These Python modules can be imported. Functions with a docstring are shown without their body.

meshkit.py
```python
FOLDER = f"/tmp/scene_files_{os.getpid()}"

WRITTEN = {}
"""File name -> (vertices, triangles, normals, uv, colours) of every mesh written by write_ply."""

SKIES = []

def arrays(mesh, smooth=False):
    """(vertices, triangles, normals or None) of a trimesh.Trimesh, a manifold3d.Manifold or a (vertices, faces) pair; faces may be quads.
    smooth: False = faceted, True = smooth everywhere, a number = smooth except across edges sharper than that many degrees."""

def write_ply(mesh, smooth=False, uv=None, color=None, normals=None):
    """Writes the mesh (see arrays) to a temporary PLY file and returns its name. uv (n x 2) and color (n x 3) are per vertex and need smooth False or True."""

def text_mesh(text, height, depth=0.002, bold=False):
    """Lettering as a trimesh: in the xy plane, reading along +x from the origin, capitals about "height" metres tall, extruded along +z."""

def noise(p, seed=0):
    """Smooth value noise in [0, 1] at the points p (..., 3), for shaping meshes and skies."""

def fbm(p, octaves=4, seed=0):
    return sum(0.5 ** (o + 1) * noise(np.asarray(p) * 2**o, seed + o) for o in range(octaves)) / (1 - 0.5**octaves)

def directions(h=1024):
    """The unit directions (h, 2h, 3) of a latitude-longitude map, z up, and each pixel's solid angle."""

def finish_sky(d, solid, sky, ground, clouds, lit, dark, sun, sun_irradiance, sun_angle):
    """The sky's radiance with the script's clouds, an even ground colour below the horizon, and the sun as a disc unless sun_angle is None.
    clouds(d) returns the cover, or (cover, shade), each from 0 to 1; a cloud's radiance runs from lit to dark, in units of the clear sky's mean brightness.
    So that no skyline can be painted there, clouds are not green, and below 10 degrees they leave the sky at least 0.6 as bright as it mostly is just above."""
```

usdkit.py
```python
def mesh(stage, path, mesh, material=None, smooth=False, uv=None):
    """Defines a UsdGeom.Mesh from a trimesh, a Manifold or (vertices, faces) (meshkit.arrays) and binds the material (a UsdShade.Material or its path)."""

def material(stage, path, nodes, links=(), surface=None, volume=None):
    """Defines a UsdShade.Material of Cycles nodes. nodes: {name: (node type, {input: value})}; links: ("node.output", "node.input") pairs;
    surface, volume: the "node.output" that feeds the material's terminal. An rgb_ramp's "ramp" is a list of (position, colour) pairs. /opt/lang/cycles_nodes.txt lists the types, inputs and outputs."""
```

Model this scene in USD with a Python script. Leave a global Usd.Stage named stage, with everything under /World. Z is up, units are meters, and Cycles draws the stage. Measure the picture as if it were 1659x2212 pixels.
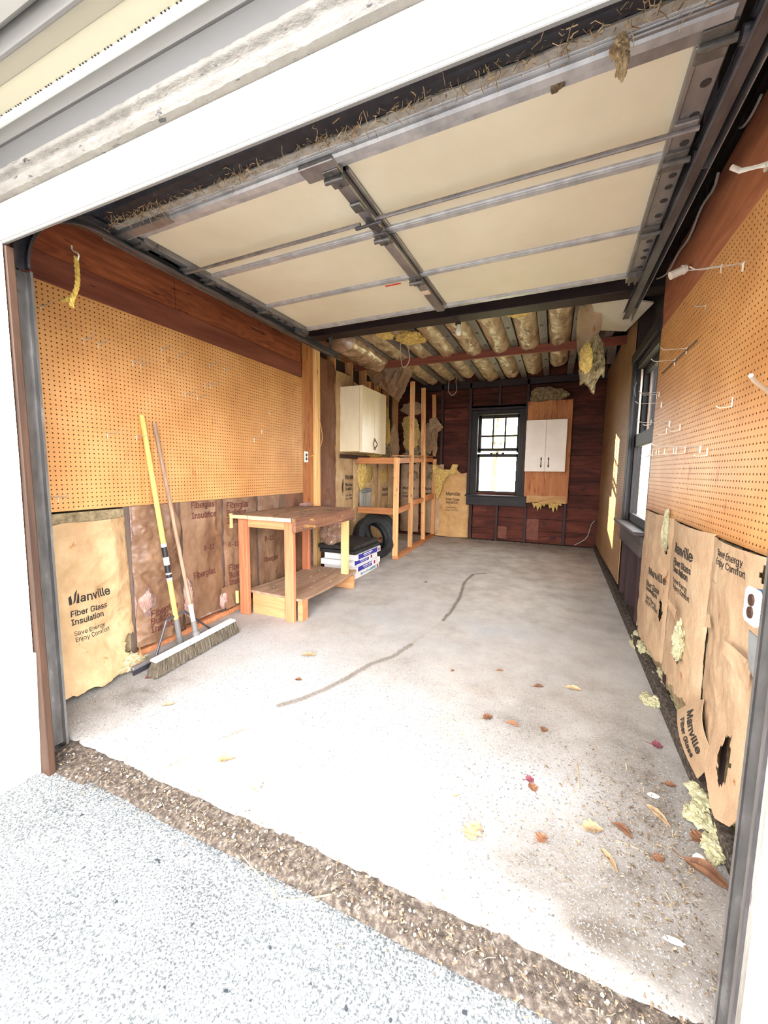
import math, random, numpy as np, trimesh, usdkit, meshkit
from pxr import Usd, UsdGeom, UsdLux, UsdShade, Gf, Sdf, Vt
from shapely.geometry import Polygon
import manifold3d as m3

stage = Usd.Stage.CreateInMemory()
UsdGeom.SetStageUpAxis(stage, 'Z'); UsdGeom.SetStageMetersPerUnit(stage, 1.0)
UsdGeom.Xform.Define(stage, '/World'); UsdGeom.Scope.Define(stage, '/World/Looks')

# ---------------------------------------------------------------- camera, sky, sun, exposure
FPX, YAW, PITCH, ROLL = 849.13, math.radians(23.2588), math.radians(-6.01337), math.radians(0.69956)
CAM = np.array([2.49976, -0.87170, 1.29938])
_f = np.array([-math.sin(YAW) * math.cos(PITCH), math.cos(YAW) * math.cos(PITCH), math.sin(PITCH)])
_r = np.cross(_f, [0, 0, 1]); _r /= np.linalg.norm(_r); _u = np.cross(_r, _f)
RGT, UPV = math.cos(ROLL) * _r + math.sin(ROLL) * _u, -math.sin(ROLL) * _r + math.cos(ROLL) * _u
FWD = _f
cam = UsdGeom.Camera.Define(stage, '/World/camera')
cam.AddTransformOp().Set(Gf.Matrix4d(*RGT, 0, *UPV, 0, *(-FWD), 0, *CAM, 1))
cam.CreateHorizontalApertureAttr(36.0); cam.CreateVerticalApertureAttr(36.0 * 2212 / 1659)
cam.CreateFocalLengthAttr(36.0 * FPX / 1659); cam.CreateClippingRangeAttr(Gf.Vec2f(0.05, 500))
cam.CreateExposureAttr(2.6)
sky = UsdLux.DomeLight.Define(stage, '/World/sky'); sky.CreateIntensityAttr(1.0); sky.CreateColorAttr(Gf.Vec3f(0.99, 1.0, 1.03))
sun = UsdLux.DistantLight.Define(stage, '/World/sun'); sun.CreateNormalizeAttr(True); sun.CreateIntensityAttr(1.7); sun.CreateAngleAttr(0.6)
sun.CreateColorAttr(Gf.Vec3f(1.0, 0.74, 0.28))
_sd = np.array([1.45, -1.5, -0.42]); _sd /= np.linalg.norm(_sd)          # the way the low sun travels, in through the back window
_z = -_sd; _x = np.cross([0, 0, 1], _z); _x /= np.linalg.norm(_x); _y = np.cross(_z, _x)
sun.AddTransformOp().Set(Gf.Matrix4d(*_x, 0, *_y, 0, *_z, 0, 0, 0, 10, 1))

# points of the photograph on a plane of the room (its walls were measured from it)
def _ray(px, py): return FWD + RGT * (px - 829.5) / FPX - UPV * (py - 1106) / FPX
def on_x(px, py, x): d = _ray(px, py); return CAM + d * (x - CAM[0]) / d[0]
def on_y(px, py, y): d = _ray(px, py); return CAM + d * (y - CAM[1]) / d[1]
def on_z(px, py, z): d = _ray(px, py); return CAM + d * (z - CAM[2]) / d[2]
SL = 0.035                                                              # the slab falls towards the door
def fz(y): return SL * y
def on_floor(px, py, h=0.0): d = _ray(px, py); return CAM + d * (SL * CAM[1] + h - CAM[2]) / (d[2] - SL * d[1])
W, D = 3.116, 5.66

# ---------------------------------------------------------------- materials
def lin(c): c = np.asarray(c, float) / 255; return tuple(np.where(c <= .04045, c / 12.92, ((c + .055) / 1.055) ** 2.4))
LOOKS = {}
def mat(name, nodes, links, surface='p.BSDF'):
    LOOKS[name] = usdkit.material(stage, '/World/Looks/' + name, nodes, links, surface=surface); return LOOKS[name]
def M(name, stops, scale=(8, 8, 8), detail=5, rough=.7, rgh=.6, bump=.25, bscale=None, bdist=.004, spec=.3, metallic=0, vary=0, fleck=None, dist=0, trans=0, coat=0):
    """noise between sRGB stops; fleck = (colour, scale, amount)"""
    st = [(p, lin(c)) for p, c in stops] if isinstance(stops[0], tuple) and np.ndim(stops[0][1]) else [(0, lin(stops)), (1, lin(stops))]
    n = {'g': ('geometry', {}), 'm': ('mapping', {'scale': scale}), 'n': ('noise_texture', {'scale': 1.0, 'detail': float(detail), 'roughness': rgh, 'distortion': float(dist)}),
         'r': ('rgb_ramp', {'ramp': st}), 'p': ('principled_bsdf', {'roughness': rough, 'specular_ior_level': spec, 'metallic': float(metallic), 'coat_weight': float(coat), 'coat_roughness': .15})}
    l = [('g.position', 'm.vector'), ('m.vector', 'n.vector'), ('n.fac', 'r.fac')]
    out = 'r.color'
    if fleck:
        c, s, a = fleck
        n['fm'] = ('mapping', {'scale': s if np.ndim(s) else (s, s, s)}); n['fn'] = ('noise_texture', {'scale': 1.0, 'detail': 4.0, 'roughness': .65})
        n['fr'] = ('rgb_ramp', {'ramp': [(0, (0, 0, 0)), (1 - a, (0, 0, 0)), (min(1, 1 - a + .06), (1, 1, 1)), (1, (1, 1, 1))]}); n['fx'] = ('mix_color', {'b': lin(c)})
        n['fb'] = ('rgb_to_bw', {})
        l += [('g.position', 'fm.vector'), ('fm.vector', 'fn.vector'), ('fn.fac', 'fr.fac'), ('fr.color', 'fb.color'), ('fb.val', 'fx.fac'), (out, 'fx.a')]; out = 'fx.result'
    if vary:
        n['o'] = ('object_info', {}); n['vr'] = ('map_range', {'from_min': 0., 'from_max': 1., 'to_min': 1 - vary, 'to_max': 1 + vary}); n['h'] = ('hsv', {})
        l += [('o.random', 'vr.value'), ('vr.result', 'h.value'), (out, 'h.color')]; out = 'h.color'
    l.append((out, 'p.base_color'))
    if bump:
        bs = bscale or tuple(4 * s for s in scale)
        n['bm'] = ('mapping', {'scale': bs}); n['bn'] = ('noise_texture', {'scale': 1.0, 'detail': 5.0, 'roughness': .65}); n['b'] = ('bump', {'strength': float(bump), 'distance': bdist})
        l += [('g.position', 'bm.vector'), ('bm.vector', 'bn.vector'), ('bn.fac', 'b.height'), ('b.normal', 'p.normal')]
    if trans:
        n['t'] = ('translucent_bsdf', {}); n['mx'] = ('mix_closure', {'fac': float(trans)})
        l += [(out, 't.color'), ('p.BSDF', 'mx.closure1'), ('t.BSDF', 'mx.closure2')]
        return mat(name, n, l, 'mx.closure')
    return mat(name, n, l)
def flat(name, c, rough=.5, metallic=0, spec=.4): return M(name, c, rough=rough, metallic=metallic, spec=spec, bump=0)
def wood(name, a, b, axis, freq=30, stretch=.06, **k):
    a, b = (tuple(.84 * np.array(c) + .16 * np.mean(c)) for c in (a, b)); s = [freq, freq, freq]; s['xyz'.index(axis)] = freq * stretch
    k = {**dict(rough=.6, bump=.3, bdist=.002, vary=.12, detail=6, rgh=.65, dist=.6, bscale=tuple(2.5 * x for x in s)), **k}
    mid = tuple((np.array(a) + np.array(b)) / 2)
    return M(name, [(.28, a), (.5, mid), (.72, b)], scale=tuple(s), **k)

wood('fir_x', (150, 92, 56), (218, 158, 104), 'x'); wood('fir_y', (160, 90, 46), (226, 158, 92), 'y'); wood('fir_z', (176, 104, 54), (240, 178, 108), 'z')
wood('stud_new', (205, 132, 70), (250, 196, 128), 'z', fleck=((140, 70, 30), (22, 22, 9), .38)); wood('rail_new', (176, 98, 48), (226, 150, 86), 'y', fleck=((140, 70, 30), (22, 9, 22), .38))
wood('rail_new_x', (176, 98, 48), (226, 150, 86), 'x'); wood('stud_yellow', (224, 160, 84), (255, 214, 140), 'z')
wood('bench_red', (176, 92, 54), (214, 132, 88), 'z'); wood('bench_end', (240, 178, 128), (250, 200, 150), 'x'); wood('bench_rail', (190, 108, 62), (226, 150, 98), 'x')
wood('bench_dark', (104, 62, 44), (158, 104, 70), 'y', freq=22, fleck=((196, 150, 84), (16, 7, 40), .41)); wood('bench_top', (120, 86, 66), (172, 136, 108), 'y', freq=20, fleck=((72, 48, 38), (24, 7, 24), .43))
wood('bench_shelf', (140, 104, 78), (186, 148, 118), 'y', freq=20, fleck=((214, 190, 164), (16, 10, 16), .38)); wood('bench_board', (190, 122, 70), (224, 160, 104), 'x')
wood('red_plank', (102, 46, 30), (150, 78, 54), 'y', freq=14, stretch=.1, fleck=((70, 28, 20), (9, 9, 22), .34)); wood('ply_dark', (104, 44, 22), (172, 88, 46), 'y', freq=9, stretch=.14, dist=2.5, fleck=((80, 34, 20), (16, 3, 26), .4))
wood('ply_right', (140, 74, 44), (186, 112, 74), 'y', freq=9, stretch=.14, dist=2.5); wood('ply_back', (170, 94, 44), (214, 136, 72), 'z', freq=12, stretch=.12, dist=1.2, fleck=((140, 70, 30), (40, 40, 4), .42))
wood('beam_red', (110, 50, 36), (156, 82, 60), 'x'); wood('back_plank', (52, 20, 15), (122, 58, 40), 'x', freq=8, stretch=.2, vary=.3, rough=.6, spec=.12, fleck=((54, 32, 34), (7, 7, 12), .38))
wood('back_stud', (42, 25, 25), (68, 42, 39), 'z'); wood('trim_dark', (30, 27, 28), (52, 47, 48), 'x', rough=.5, spec=.2); wood('trim_dark_z', (30, 27, 28), (52, 47, 48), 'z', rough=.5, spec=.2); wood('trim_dark_y', (46, 38, 37), (76, 65, 62), 'y', rough=.5)
wood('jamb_brown', (46, 28, 18), (82, 54, 36), 'z'); wood('stud_grey', (78, 62, 52), (110, 90, 76), 'z'); wood('joist', (88, 80, 76), (126, 116, 110), 'y', freq=18, vary=.08)
M('hardboard', [(.3, (184, 128, 74)), (.5, (198, 142, 84)), (.7, (210, 156, 98))], scale=(3, 3, 3), rough=.42, spec=.42, bump=.08, fleck=((164, 106, 56), (11, 11, 5), .345))
M('hardboard_brown', [(.3, (138, 104, 72)), (.7, (162, 128, 92))], scale=(3, 3, 3), rough=.5, spec=.35, bump=.08, fleck=((120, 78, 40), (8, 8, 5), .34))
flat('hardboard_core', (100, 60, 26), rough=.9, spec=.1)
M('kraft_tan', [(.3, (162, 130, 94)), (.5, (178, 147, 108)), (.7, (194, 165, 126))], scale=(5, 5, 5), rough=.62, spec=.25, bump=.75, bdist=.012, bscale=(13, 13, 9), fleck=((150, 98, 48), (15, 15, 8), .355))
M('kraft_right', [(.3, (156, 126, 98)), (.55, (174, 146, 116)), (.75, (188, 164, 134))], scale=(4, 4, 4), rough=.65, spec=.22, bump=.75, bdist=.012, bscale=(13, 13, 9), fleck=((138, 88, 44), (15, 15, 8), .355))
M('kraft_brown', [(.3, (98, 69, 51)), (.5, (120, 90, 67)), (.72, (148, 115, 88))], scale=(6, 6, 3), rough=.4, spec=.4, bump=.4, bdist=.004, bscale=(30, 14, 60))
M('kraft_dark', [(.3, (92, 58, 42)), (.7, (128, 86, 62))], scale=(6, 6, 3), rough=.5, spec=.3, bump=.35, bdist=.004, bscale=(30, 30, 60))
M('kraft_bag', [(.3, (180, 136, 84)), (.7, (208, 166, 110))], scale=(5, 5, 5), rough=.6, bump=.75, bdist=.012, bscale=(13, 13, 9))
M('fluff_yellow', [(.3, (190, 158, 84)), (.55, (220, 190, 118)), (.75, (240, 218, 160))], scale=(40, 40, 40), rough=.95, spec=.05, bump=.9, bdist=.012, bscale=(110, 110, 110))
M('fluff_pale', [(.3, (166, 158, 122)), (.55, (200, 193, 156)), (.75, (222, 217, 188))], scale=(40, 40, 40), rough=.95, spec=.05, bump=.9, bdist=.012, bscale=(110, 110, 110))
M('fluff_dirty', [(.3, (112, 98, 74)), (.55, (158, 140, 108)), (.75, (190, 173, 140))], scale=(26, 26, 26), rough=.95, spec=.05, bump=.9, bdist=.012, bscale=(90, 90, 90))
M('fluff_pink', [(.3, (158, 122, 112)), (.55, (184, 150, 138)), (.75, (206, 180, 168))], scale=(30, 30, 30), rough=.95, spec=.05, bump=.8, bdist=.01, bscale=(90, 90, 90))
M('batt_plastic', [(.28, (122, 92, 68)), (.45, (164, 136, 104)), (.62, (194, 168, 132)), (.75, (216, 196, 162))], scale=(9, 5, 9), rough=.4, spec=.5, bump=1.0, bdist=.014, bscale=(40, 70, 40), coat=.2, fleck=((110, 74, 44), (16, 12, 16), .34))
M('plastic_sheet', [(.3, (130, 100, 78)), (.7, (196, 162, 130))], scale=(8, 8, 8), rough=.16, spec=.8, bump=.7, bdist=.01, bscale=(20, 46, 30), coat=.8)
M('drywall', [(.3, (176, 166, 150)), (.7, (200, 190, 174))], scale=(3, 3, 3), rough=.8, bump=.05)
M('door_cream', [(.3, (204, 194, 170)), (.7, (216, 207, 185))], scale=(2, 2, 2), rough=.6, spec=.3, bump=.05, fleck=((150, 132, 100), (20, 34, 20), .25))
M('door_steel', [(.3, (150, 150, 152)), (.7, (190, 188, 190))], scale=(14, 6, 14), rough=.4, spec=.5, bump=.06, metallic=.3)
M('steel_dull', [(.3, (112, 108, 108)), (.7, (156, 150, 150))], scale=(12, 5, 12), rough=.38, spec=.5, bump=.1, metallic=.55, fleck=((84, 76, 72), (20, 20, 20), .34))
M('steel_dark', [(.3, (70, 68, 74)), (.7, (112, 110, 116))], scale=(12, 5, 12), rough=.34, spec=.5, bump=.1, metallic=.6)
M('track_zinc', [(.3, (78, 75, 73)), (.6, (104, 100, 97)), (.75, (136, 132, 127))], scale=(24, 24, 7), rough=.28, spec=.6, bump=.15, bdist=.002, metallic=.25, fleck=((84, 70, 60), (30, 30, 12), .33))
M('rubber_black', [(.3, (34, 33, 37)), (.7, (50, 48, 54))], scale=(20, 20, 20), rough=.6, bump=.2)
flat('wire_zinc', (236, 226, 208), rough=.3, metallic=.35, spec=.6); flat('wire_dark', (52, 46, 46), rough=.6); flat('wire_grey', (170, 160, 150), rough=.5)
M('paint_white', [(.3, (206, 202, 192)), (.7, (222, 218, 208))], scale=(3, 3, 3), rough=.5, bump=.05)
M('paint_peel', [(.3, (96, 91, 85)), (.7, (112, 107, 100))], scale=(14, 14, 14), rough=.6, bump=.8, bdist=.008, bscale=(26, 50, 50), fleck=((40, 38, 40), (17, 46, 46), .375))
M('paint_worn', [(.3, (126, 120, 112)), (.7, (172, 168, 160))], scale=(30, 30, 5), rough=.6, bump=.5, bdist=.004, fleck=((96, 84, 72), (40, 40, 5), .38))
flat('vinyl_grey', (84, 82, 81), rough=.5); flat('vinyl_light', (106, 103, 100), rough=.5); flat('gutter_paint', (150, 147, 143), rough=.5); flat('vinyl_white', (222, 220, 214), rough=.5); flat('vinyl_cream', (196, 188, 164), rough=.5); flat('vinyl_beige', (150, 142, 126), rough=.5)
M('melamine', [(.3, (224, 206, 170)), (.7, (240, 224, 190))], scale=(6, 6, 2), rough=.32, spec=.5, bump=.04); M('melamine_white', [(.3, (226, 214, 196)), (.7, (240, 230, 214))], scale=(4, 4, 4), rough=.4, spec=.4, bump=.04)
flat('bronze', (70, 50, 30), rough=.4, metallic=.6); flat('outlet_white', (244, 240, 232), rough=.35); flat('outlet_brown', (70, 44, 32), rough=.4); flat('box_blue', (36, 110, 160), rough=.5); flat('box_navy', (26, 40, 110), rough=.5)
flat('ink_black', (38, 32, 26), rough=.8); flat('ink_red', (84, 40, 32), rough=.8); flat('carton_white', (232, 228, 226), rough=.5); flat('carton_blue', (40, 40, 150), rough=.45); flat('carton_teal', (110, 150, 160), rough=.5); flat('carton_red', (150, 40, 50), rough=.5)
M('foam_black', [(.3, (36, 34, 32)), (.7, (58, 55, 52))], scale=(12, 12, 12), rough=.8, bump=.3)
M('tire_rubber', [(.3, (26, 26, 28)), (.7, (44, 43, 45))], scale=(14, 14, 14), rough=.6, bump=.2, fleck=((90, 84, 78), (30, 30, 30), .24))
wood('handle_yellow', (224, 172, 70), (250, 206, 110), 'z', freq=40, fleck=((60, 40, 20), (60, 60, 26), .3)); wood('handle_brown', (130, 96, 72), (176, 142, 112), 'z', freq=40)
M('bristle', [(.3, (70, 62, 52)), (.7, (108, 98, 84))], scale=(60, 160, 12), rough=.9, spec=.1, bump=.8, bdist=.006, bscale=(90, 320, 14))
flat('paint_block', (232, 228, 214), rough=.5); flat('label_black', (34, 32, 34), rough=.5); flat('label_white', (240, 240, 238), rough=.5)
M('rope_yellow', [(.3, (170, 134, 50)), (.7, (236, 204, 110))], scale=(60, 60, 60), rough=.8, bump=.6, bscale=(140, 140, 60))
M('leaf_tan', [(.3, (152, 122, 90)), (.7, (194, 168, 132))], scale=(30, 30, 30), rough=.6, bump=.3, vary=.2, trans=.15); M('leaf_brown', [(.3, (104, 68, 48)), (.7, (150, 108, 80))], scale=(30, 30, 30), rough=.6, bump=.3, vary=.2, trans=.15); M('leaf_red', [(.3, (116, 58, 68)), (.7, (150, 88, 96))], scale=(30, 30, 30), rough=.6, bump=.3, trans=.15)
M('litter', [(.3, (70, 57, 46)), (.5, (112, 94, 75)), (.7, (178, 160, 134))], scale=(70, 70, 70), rough=.9, bump=.3, vary=.2); M('straw', [(.3, (130, 98, 66)), (.7, (206, 182, 142))], scale=(30, 30, 30), rough=.8, bump=0)
M('soil', [(.3, (50, 43, 38)), (.5, (78, 69, 62)), (.7, (118, 108, 97))], scale=(60, 60, 60), rough=.95, spec=.1, bump=.8, bdist=.01, bscale=(120, 120, 120), fleck=((170, 160, 146), (90, 90, 90), .27))
M('foliage', [(.3, (206, 204, 150)), (.7, (232, 226, 186))], scale=(2, 2, 2), rough=.6, bump=0, trans=.5); M('lawn', [(.3, (150, 152, 110)), (.7, (186, 184, 146))], scale=(3, 3, 3), rough=.9, bump=0); M('bark', [(.3, (70, 56, 46)), (.7, (110, 92, 78))], scale=(9, 9, 3), rough=.9)
M('dark_board', [(.3, (40, 34, 36)), (.7, (62, 52, 52))], scale=(6, 2, 6), rough=.7, bump=.2); M('dark_beam', [(.3, (32, 23, 24)), (.7, (52, 38, 37))], scale=(3, 12, 12), rough=.6, bump=.2)
flat('bulb_glass', (226, 220, 206), rough=.15, spec=.6); flat('sticker_red', (196, 60, 40)); flat('sticker_pale', (206, 180, 164)); flat('tape_grey', (128, 130, 130), rough=.6); flat('leaf_green', (70, 120, 66), rough=.6)
mat('window_glass', {'t': ('transparent_bsdf', {'color': (.96, .97, .96)}), 'gl': ('glossy_bsdf', {'roughness': .02}), 'f': ('layer_weight', {'blend': .5}), 'q': ('math', {'math_type': 'power', 'value2': 5.0}), 'k': ('math', {'math_type': 'multiply_add', 'value2': .9, 'value3': .03}), 'x': ('mix_closure', {})}, [('f.facing', 'q.value1'), ('q.value', 'k.value1'), ('k.value', 'x.fac'), ('t.BSDF', 'x.closure1'), ('gl.BSDF', 'x.closure2')], 'x.closure')
mat('film_clear', {'t': ('transparent_bsdf', {'color': (.86, .80, .74)}), 'p': ('principled_bsdf', {'base_color': lin((196, 164, 136)), 'roughness': .10, 'specular_ior_level': 1.0}), 'x': ('mix_closure', {'fac': .36})}, [('t.BSDF', 'x.closure1'), ('p.BSDF', 'x.closure2')], 'x.closure')

# the garage slab: stains, lime bloom and worn aggregate come from masks stored on its vertices, the grain from noise
mat('slab', {
    'g': ('geometry', {}), 'aw': ('attribute', {'attribute': 'bloom'}), 'ad': ('attribute', {'attribute': 'stain'}), 'aa': ('attribute', {'attribute': 'aggregate'}),
    'n1': ('noise_texture', {'scale': 5.0, 'detail': 6.0, 'roughness': .62}), 'r1': ('rgb_ramp', {'ramp': [(.3, lin((150, 138, 125))), (.5, lin((174, 164, 153))), (.7, lin((190, 182, 173)))]}),
    'xa': ('mix_color', {'b': lin((122, 117, 112))}), 'n2': ('noise_texture', {'scale': 38.0, 'detail': 5.0, 'roughness': .7}), 'ma': ('math', {'math_type': 'multiply_add', 'value2': .9, 'value3': -.45}), 'mb': ('math', {'math_type': 'add', 'use_clamp': True}),
    'x1': ('mix_color', {'b': lin((160, 159, 158))}),
    'n3': ('noise_texture', {'scale': 95.0, 'detail': 3.0, 'roughness': .6}), 'r3': ('rgb_ramp', {'ramp': [(0, (1, 1, 1)), (.355, (1, 1, 1)), (.40, (0, 0, 0)), (1, (0, 0, 0))]}), 'b3': ('rgb_to_bw', {}), 'm3': ('math', {'math_type': 'multiply'}), 'x2': ('mix_color', {'b': lin((62, 59, 57))}),
    'n4': ('noise_texture', {'scale': 60.0, 'detail': 4.0, 'roughness': .6}), 'mc': ('math', {'math_type': 'multiply_add', 'value2': .7, 'value3': -.35}), 'md': ('math', {'math_type': 'add', 'use_clamp': True}), 'mm': ('math', {'math_type': 'multiply'}), 'x3': ('mix_color', {'b': lin((88, 80, 72))}), 'n5': ('noise_texture', {'scale': 170.0, 'detail': 2.0}), 'r5': ('rgb_ramp', {'ramp': [(0, (0, 0, 0)), (.60, (0, 0, 0)), (.68, (1, 1, 1)), (1, (1, 1, 1))]}), 'b5': ('rgb_to_bw', {}), 'm5': ('math', {'math_type': 'multiply'}), 'x5': ('mix_color', {'b': lin((190, 188, 184))}),
    'p': ('principled_bsdf', {'roughness': .78, 'specular_ior_level': .25}), 'bp': ('bump', {'strength': .35, 'distance': .004})},
    [('g.position', 'n1.vector'), ('g.position', 'n2.vector'), ('g.position', 'n3.vector'), ('g.position', 'n4.vector'), ('n1.fac', 'r1.fac'), ('n2.fac', 'ma.value1'), ('ma.value', 'mb.value1'), ('aw.fac', 'mb.value2'), ('mb.value', 'x1.fac'), ('r1.color', 'xa.a'), ('aa.fac', 'xa.fac'), ('xa.result', 'x1.a'),
     ('n3.fac', 'r3.fac'), ('r3.color', 'b3.color'), ('b3.val', 'm3.value1'), ('aa.fac', 'm3.value2'), ('m3.value', 'x2.fac'), ('x1.result', 'x2.a'),
     ('n4.fac', 'mc.value1'), ('mc.value', 'md.value1'), ('ad.fac', 'md.value2'), ('md.value', 'mm.value1'), ('ad.fac', 'mm.value2'), ('mm.value', 'x3.fac'), ('x2.result', 'x3.a'), ('g.position', 'n5.vector'), ('n5.fac', 'r5.fac'), ('r5.color', 'b5.color'), ('b5.val', 'm5.value1'), ('aa.fac', 'm5.value2'), ('m5.value', 'x5.fac'), ('x3.result', 'x5.a'), ('x5.result', 'p.base_color'), ('n3.fac', 'bp.height'), ('bp.normal', 'p.normal')])
mat('asphalt', {
    'g': ('geometry', {}), 'n1': ('noise_texture', {'scale': 150.0, 'detail': 3.0, 'roughness': .65}), 'r1': ('rgb_ramp', {'ramp': [(.30, lin((56, 59, 60))), (.43, lin((84, 87, 88))), (.53, lin((122, 124, 124))), (.62, lin((170, 171, 170)))]}),
    'n2': ('noise_texture', {'scale': 3.0, 'detail': 4.0}), 'r2': ('rgb_ramp', {'ramp': [(.35, (.78, .78, .78)), (.65, (1, 1, 1))]}), 'x': ('mix_color', {'blend_type': 'multiply', 'fac': 1.0}),
    'v': ('noise_texture', {'scale': 26.0, 'detail': 2.0}), 'r3': ('rgb_ramp', {'ramp': [(0, (1, 1, 1)), (.27, (1, 1, 1)), (.30, (0, 0, 0)), (1, (0, 0, 0))]}), 'b3': ('rgb_to_bw', {}), 'x3': ('mix_color', {'b': lin((44, 47, 52))}),
    'p': ('principled_bsdf', {'roughness': .8, 'specular_ior_level': .25}), 'bp': ('bump', {'strength': .5, 'distance': .004})},
    [('g.position', 'n1.vector'), ('g.position', 'n2.vector'), ('g.position', 'v.vector'), ('n1.fac', 'r1.fac'), ('n2.fac', 'r2.fac'), ('r1.color', 'x.a'), ('r2.color', 'x.b'), ('v.fac', 'r3.fac'), ('r3.color', 'b3.color'), ('b3.val', 'x3.fac'), ('x.result', 'x3.a'), ('x3.result', 'p.base_color'), ('n1.fac', 'bp.height'), ('bp.normal', 'p.normal')])

# ---------------------------------------------------------------- building helpers
COUNT = {}
def numbered(parent, name):
    k = (str(parent), name); n = COUNT.get(k, 0); COUNT[k] = n + 1
    return name if n == 0 else f'{name}_{n:03d}'
def keys(p, **kw):
    for k, v in kw.items():
        if v: p.SetCustomDataByKey(k, v)
def obj(name, mesh, material, parent='/World', loc=(0, 0, 0), smooth=35, **kw):
    path = f'{parent}/{numbered(parent, name)}'
    if isinstance(mesh, list): mesh = trimesh.util.concatenate(mesh)
    if np.any(loc): mesh = mesh.copy(); mesh.apply_translation(-np.asarray(loc, float))
    g = usdkit.mesh(stage, path, mesh, LOOKS[material], smooth=smooth); keys(g.GetPrim(), **kw); return path
class Thing:
    """an Xform at the thing's base; parts are given in room coordinates"""
    def __init__(s, name, label=None, category=None, loc=(0, 0, 0), rot=(0, 0, 0), group=None, kind=None, local=False):
        s.path = '/World/' + numbered('/World', name); s.loc = np.zeros(3) if local else np.asarray(loc, float)
        x = UsdGeom.Xform.Define(stage, s.path); x.AddTranslateOp().Set(Gf.Vec3d(*map(float, loc)))
        if np.any(rot): x.AddRotateXYZOp().Set(Gf.Vec3f(*map(float, rot)))
        keys(x.GetPrim(), label=label, category=category, group=group, kind=kind)
        s.name = name
    def part(s, name, mesh, material, smooth=35, **kw): return obj(name, mesh, material, s.path, s.loc, smooth, **kw)
    def sub(s, parent, name, mesh, material, smooth=35, **kw): return obj(name, mesh, material, parent, s.loc, smooth, **kw)
    def copy(s, loc, rot=(0, 0, 0), label=None, category=None, group=None, scale=None):
        path = '/World/' + numbered('/World', s.name); src = stage.GetPrimAtPath(s.path)
        x = UsdGeom.Xform.Define(stage, path); x.GetPrim().GetReferences().AddInternalReference(s.path); x.ClearXformOpOrder()
        x.AddTranslateOp(opSuffix='at').Set(Gf.Vec3d(*map(float, loc)))
        if np.any(rot): x.AddRotateXYZOp(opSuffix='at').Set(Gf.Vec3f(*map(float, rot)))
        if scale: x.AddScaleOp(opSuffix='at').Set(Gf.Vec3f(*([scale] * 3 if np.ndim(scale) == 0 else scale)))
        was = src.GetCustomData(); keys(x.GetPrim(), label=label or was.get('label'), category=category or was.get('category'), group=group or was.get('group'))
        x.GetPrim().SetInstanceable(True); return path
def box(x0, x1, y0, y1, z0, z1, b=0.0):
    e = np.array([x1 - x0, y1 - y0, z1 - z0]); c = [(x0 + x1) / 2, (y0 + y1) / 2, (z0 + z1) / 2]
    if b > 0 and min(abs(e)) > 2.2 * b:
        h = abs(e) / 2; p = []
        for sx in (-1, 1):
            for sy in (-1, 1):
                for sz in (-1, 1):
                    s = np.array([sx, sy, sz]) * h
                    for k in range(3):
                        q = s.copy(); q -= np.sign(s) * b; q[k] = s[k]; p.append(q)
        m = trimesh.convex.convex_hull(np.array(p))
    else: m = trimesh.creation.box(extents=abs(e))
    m.apply_translation(c); return m
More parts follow.
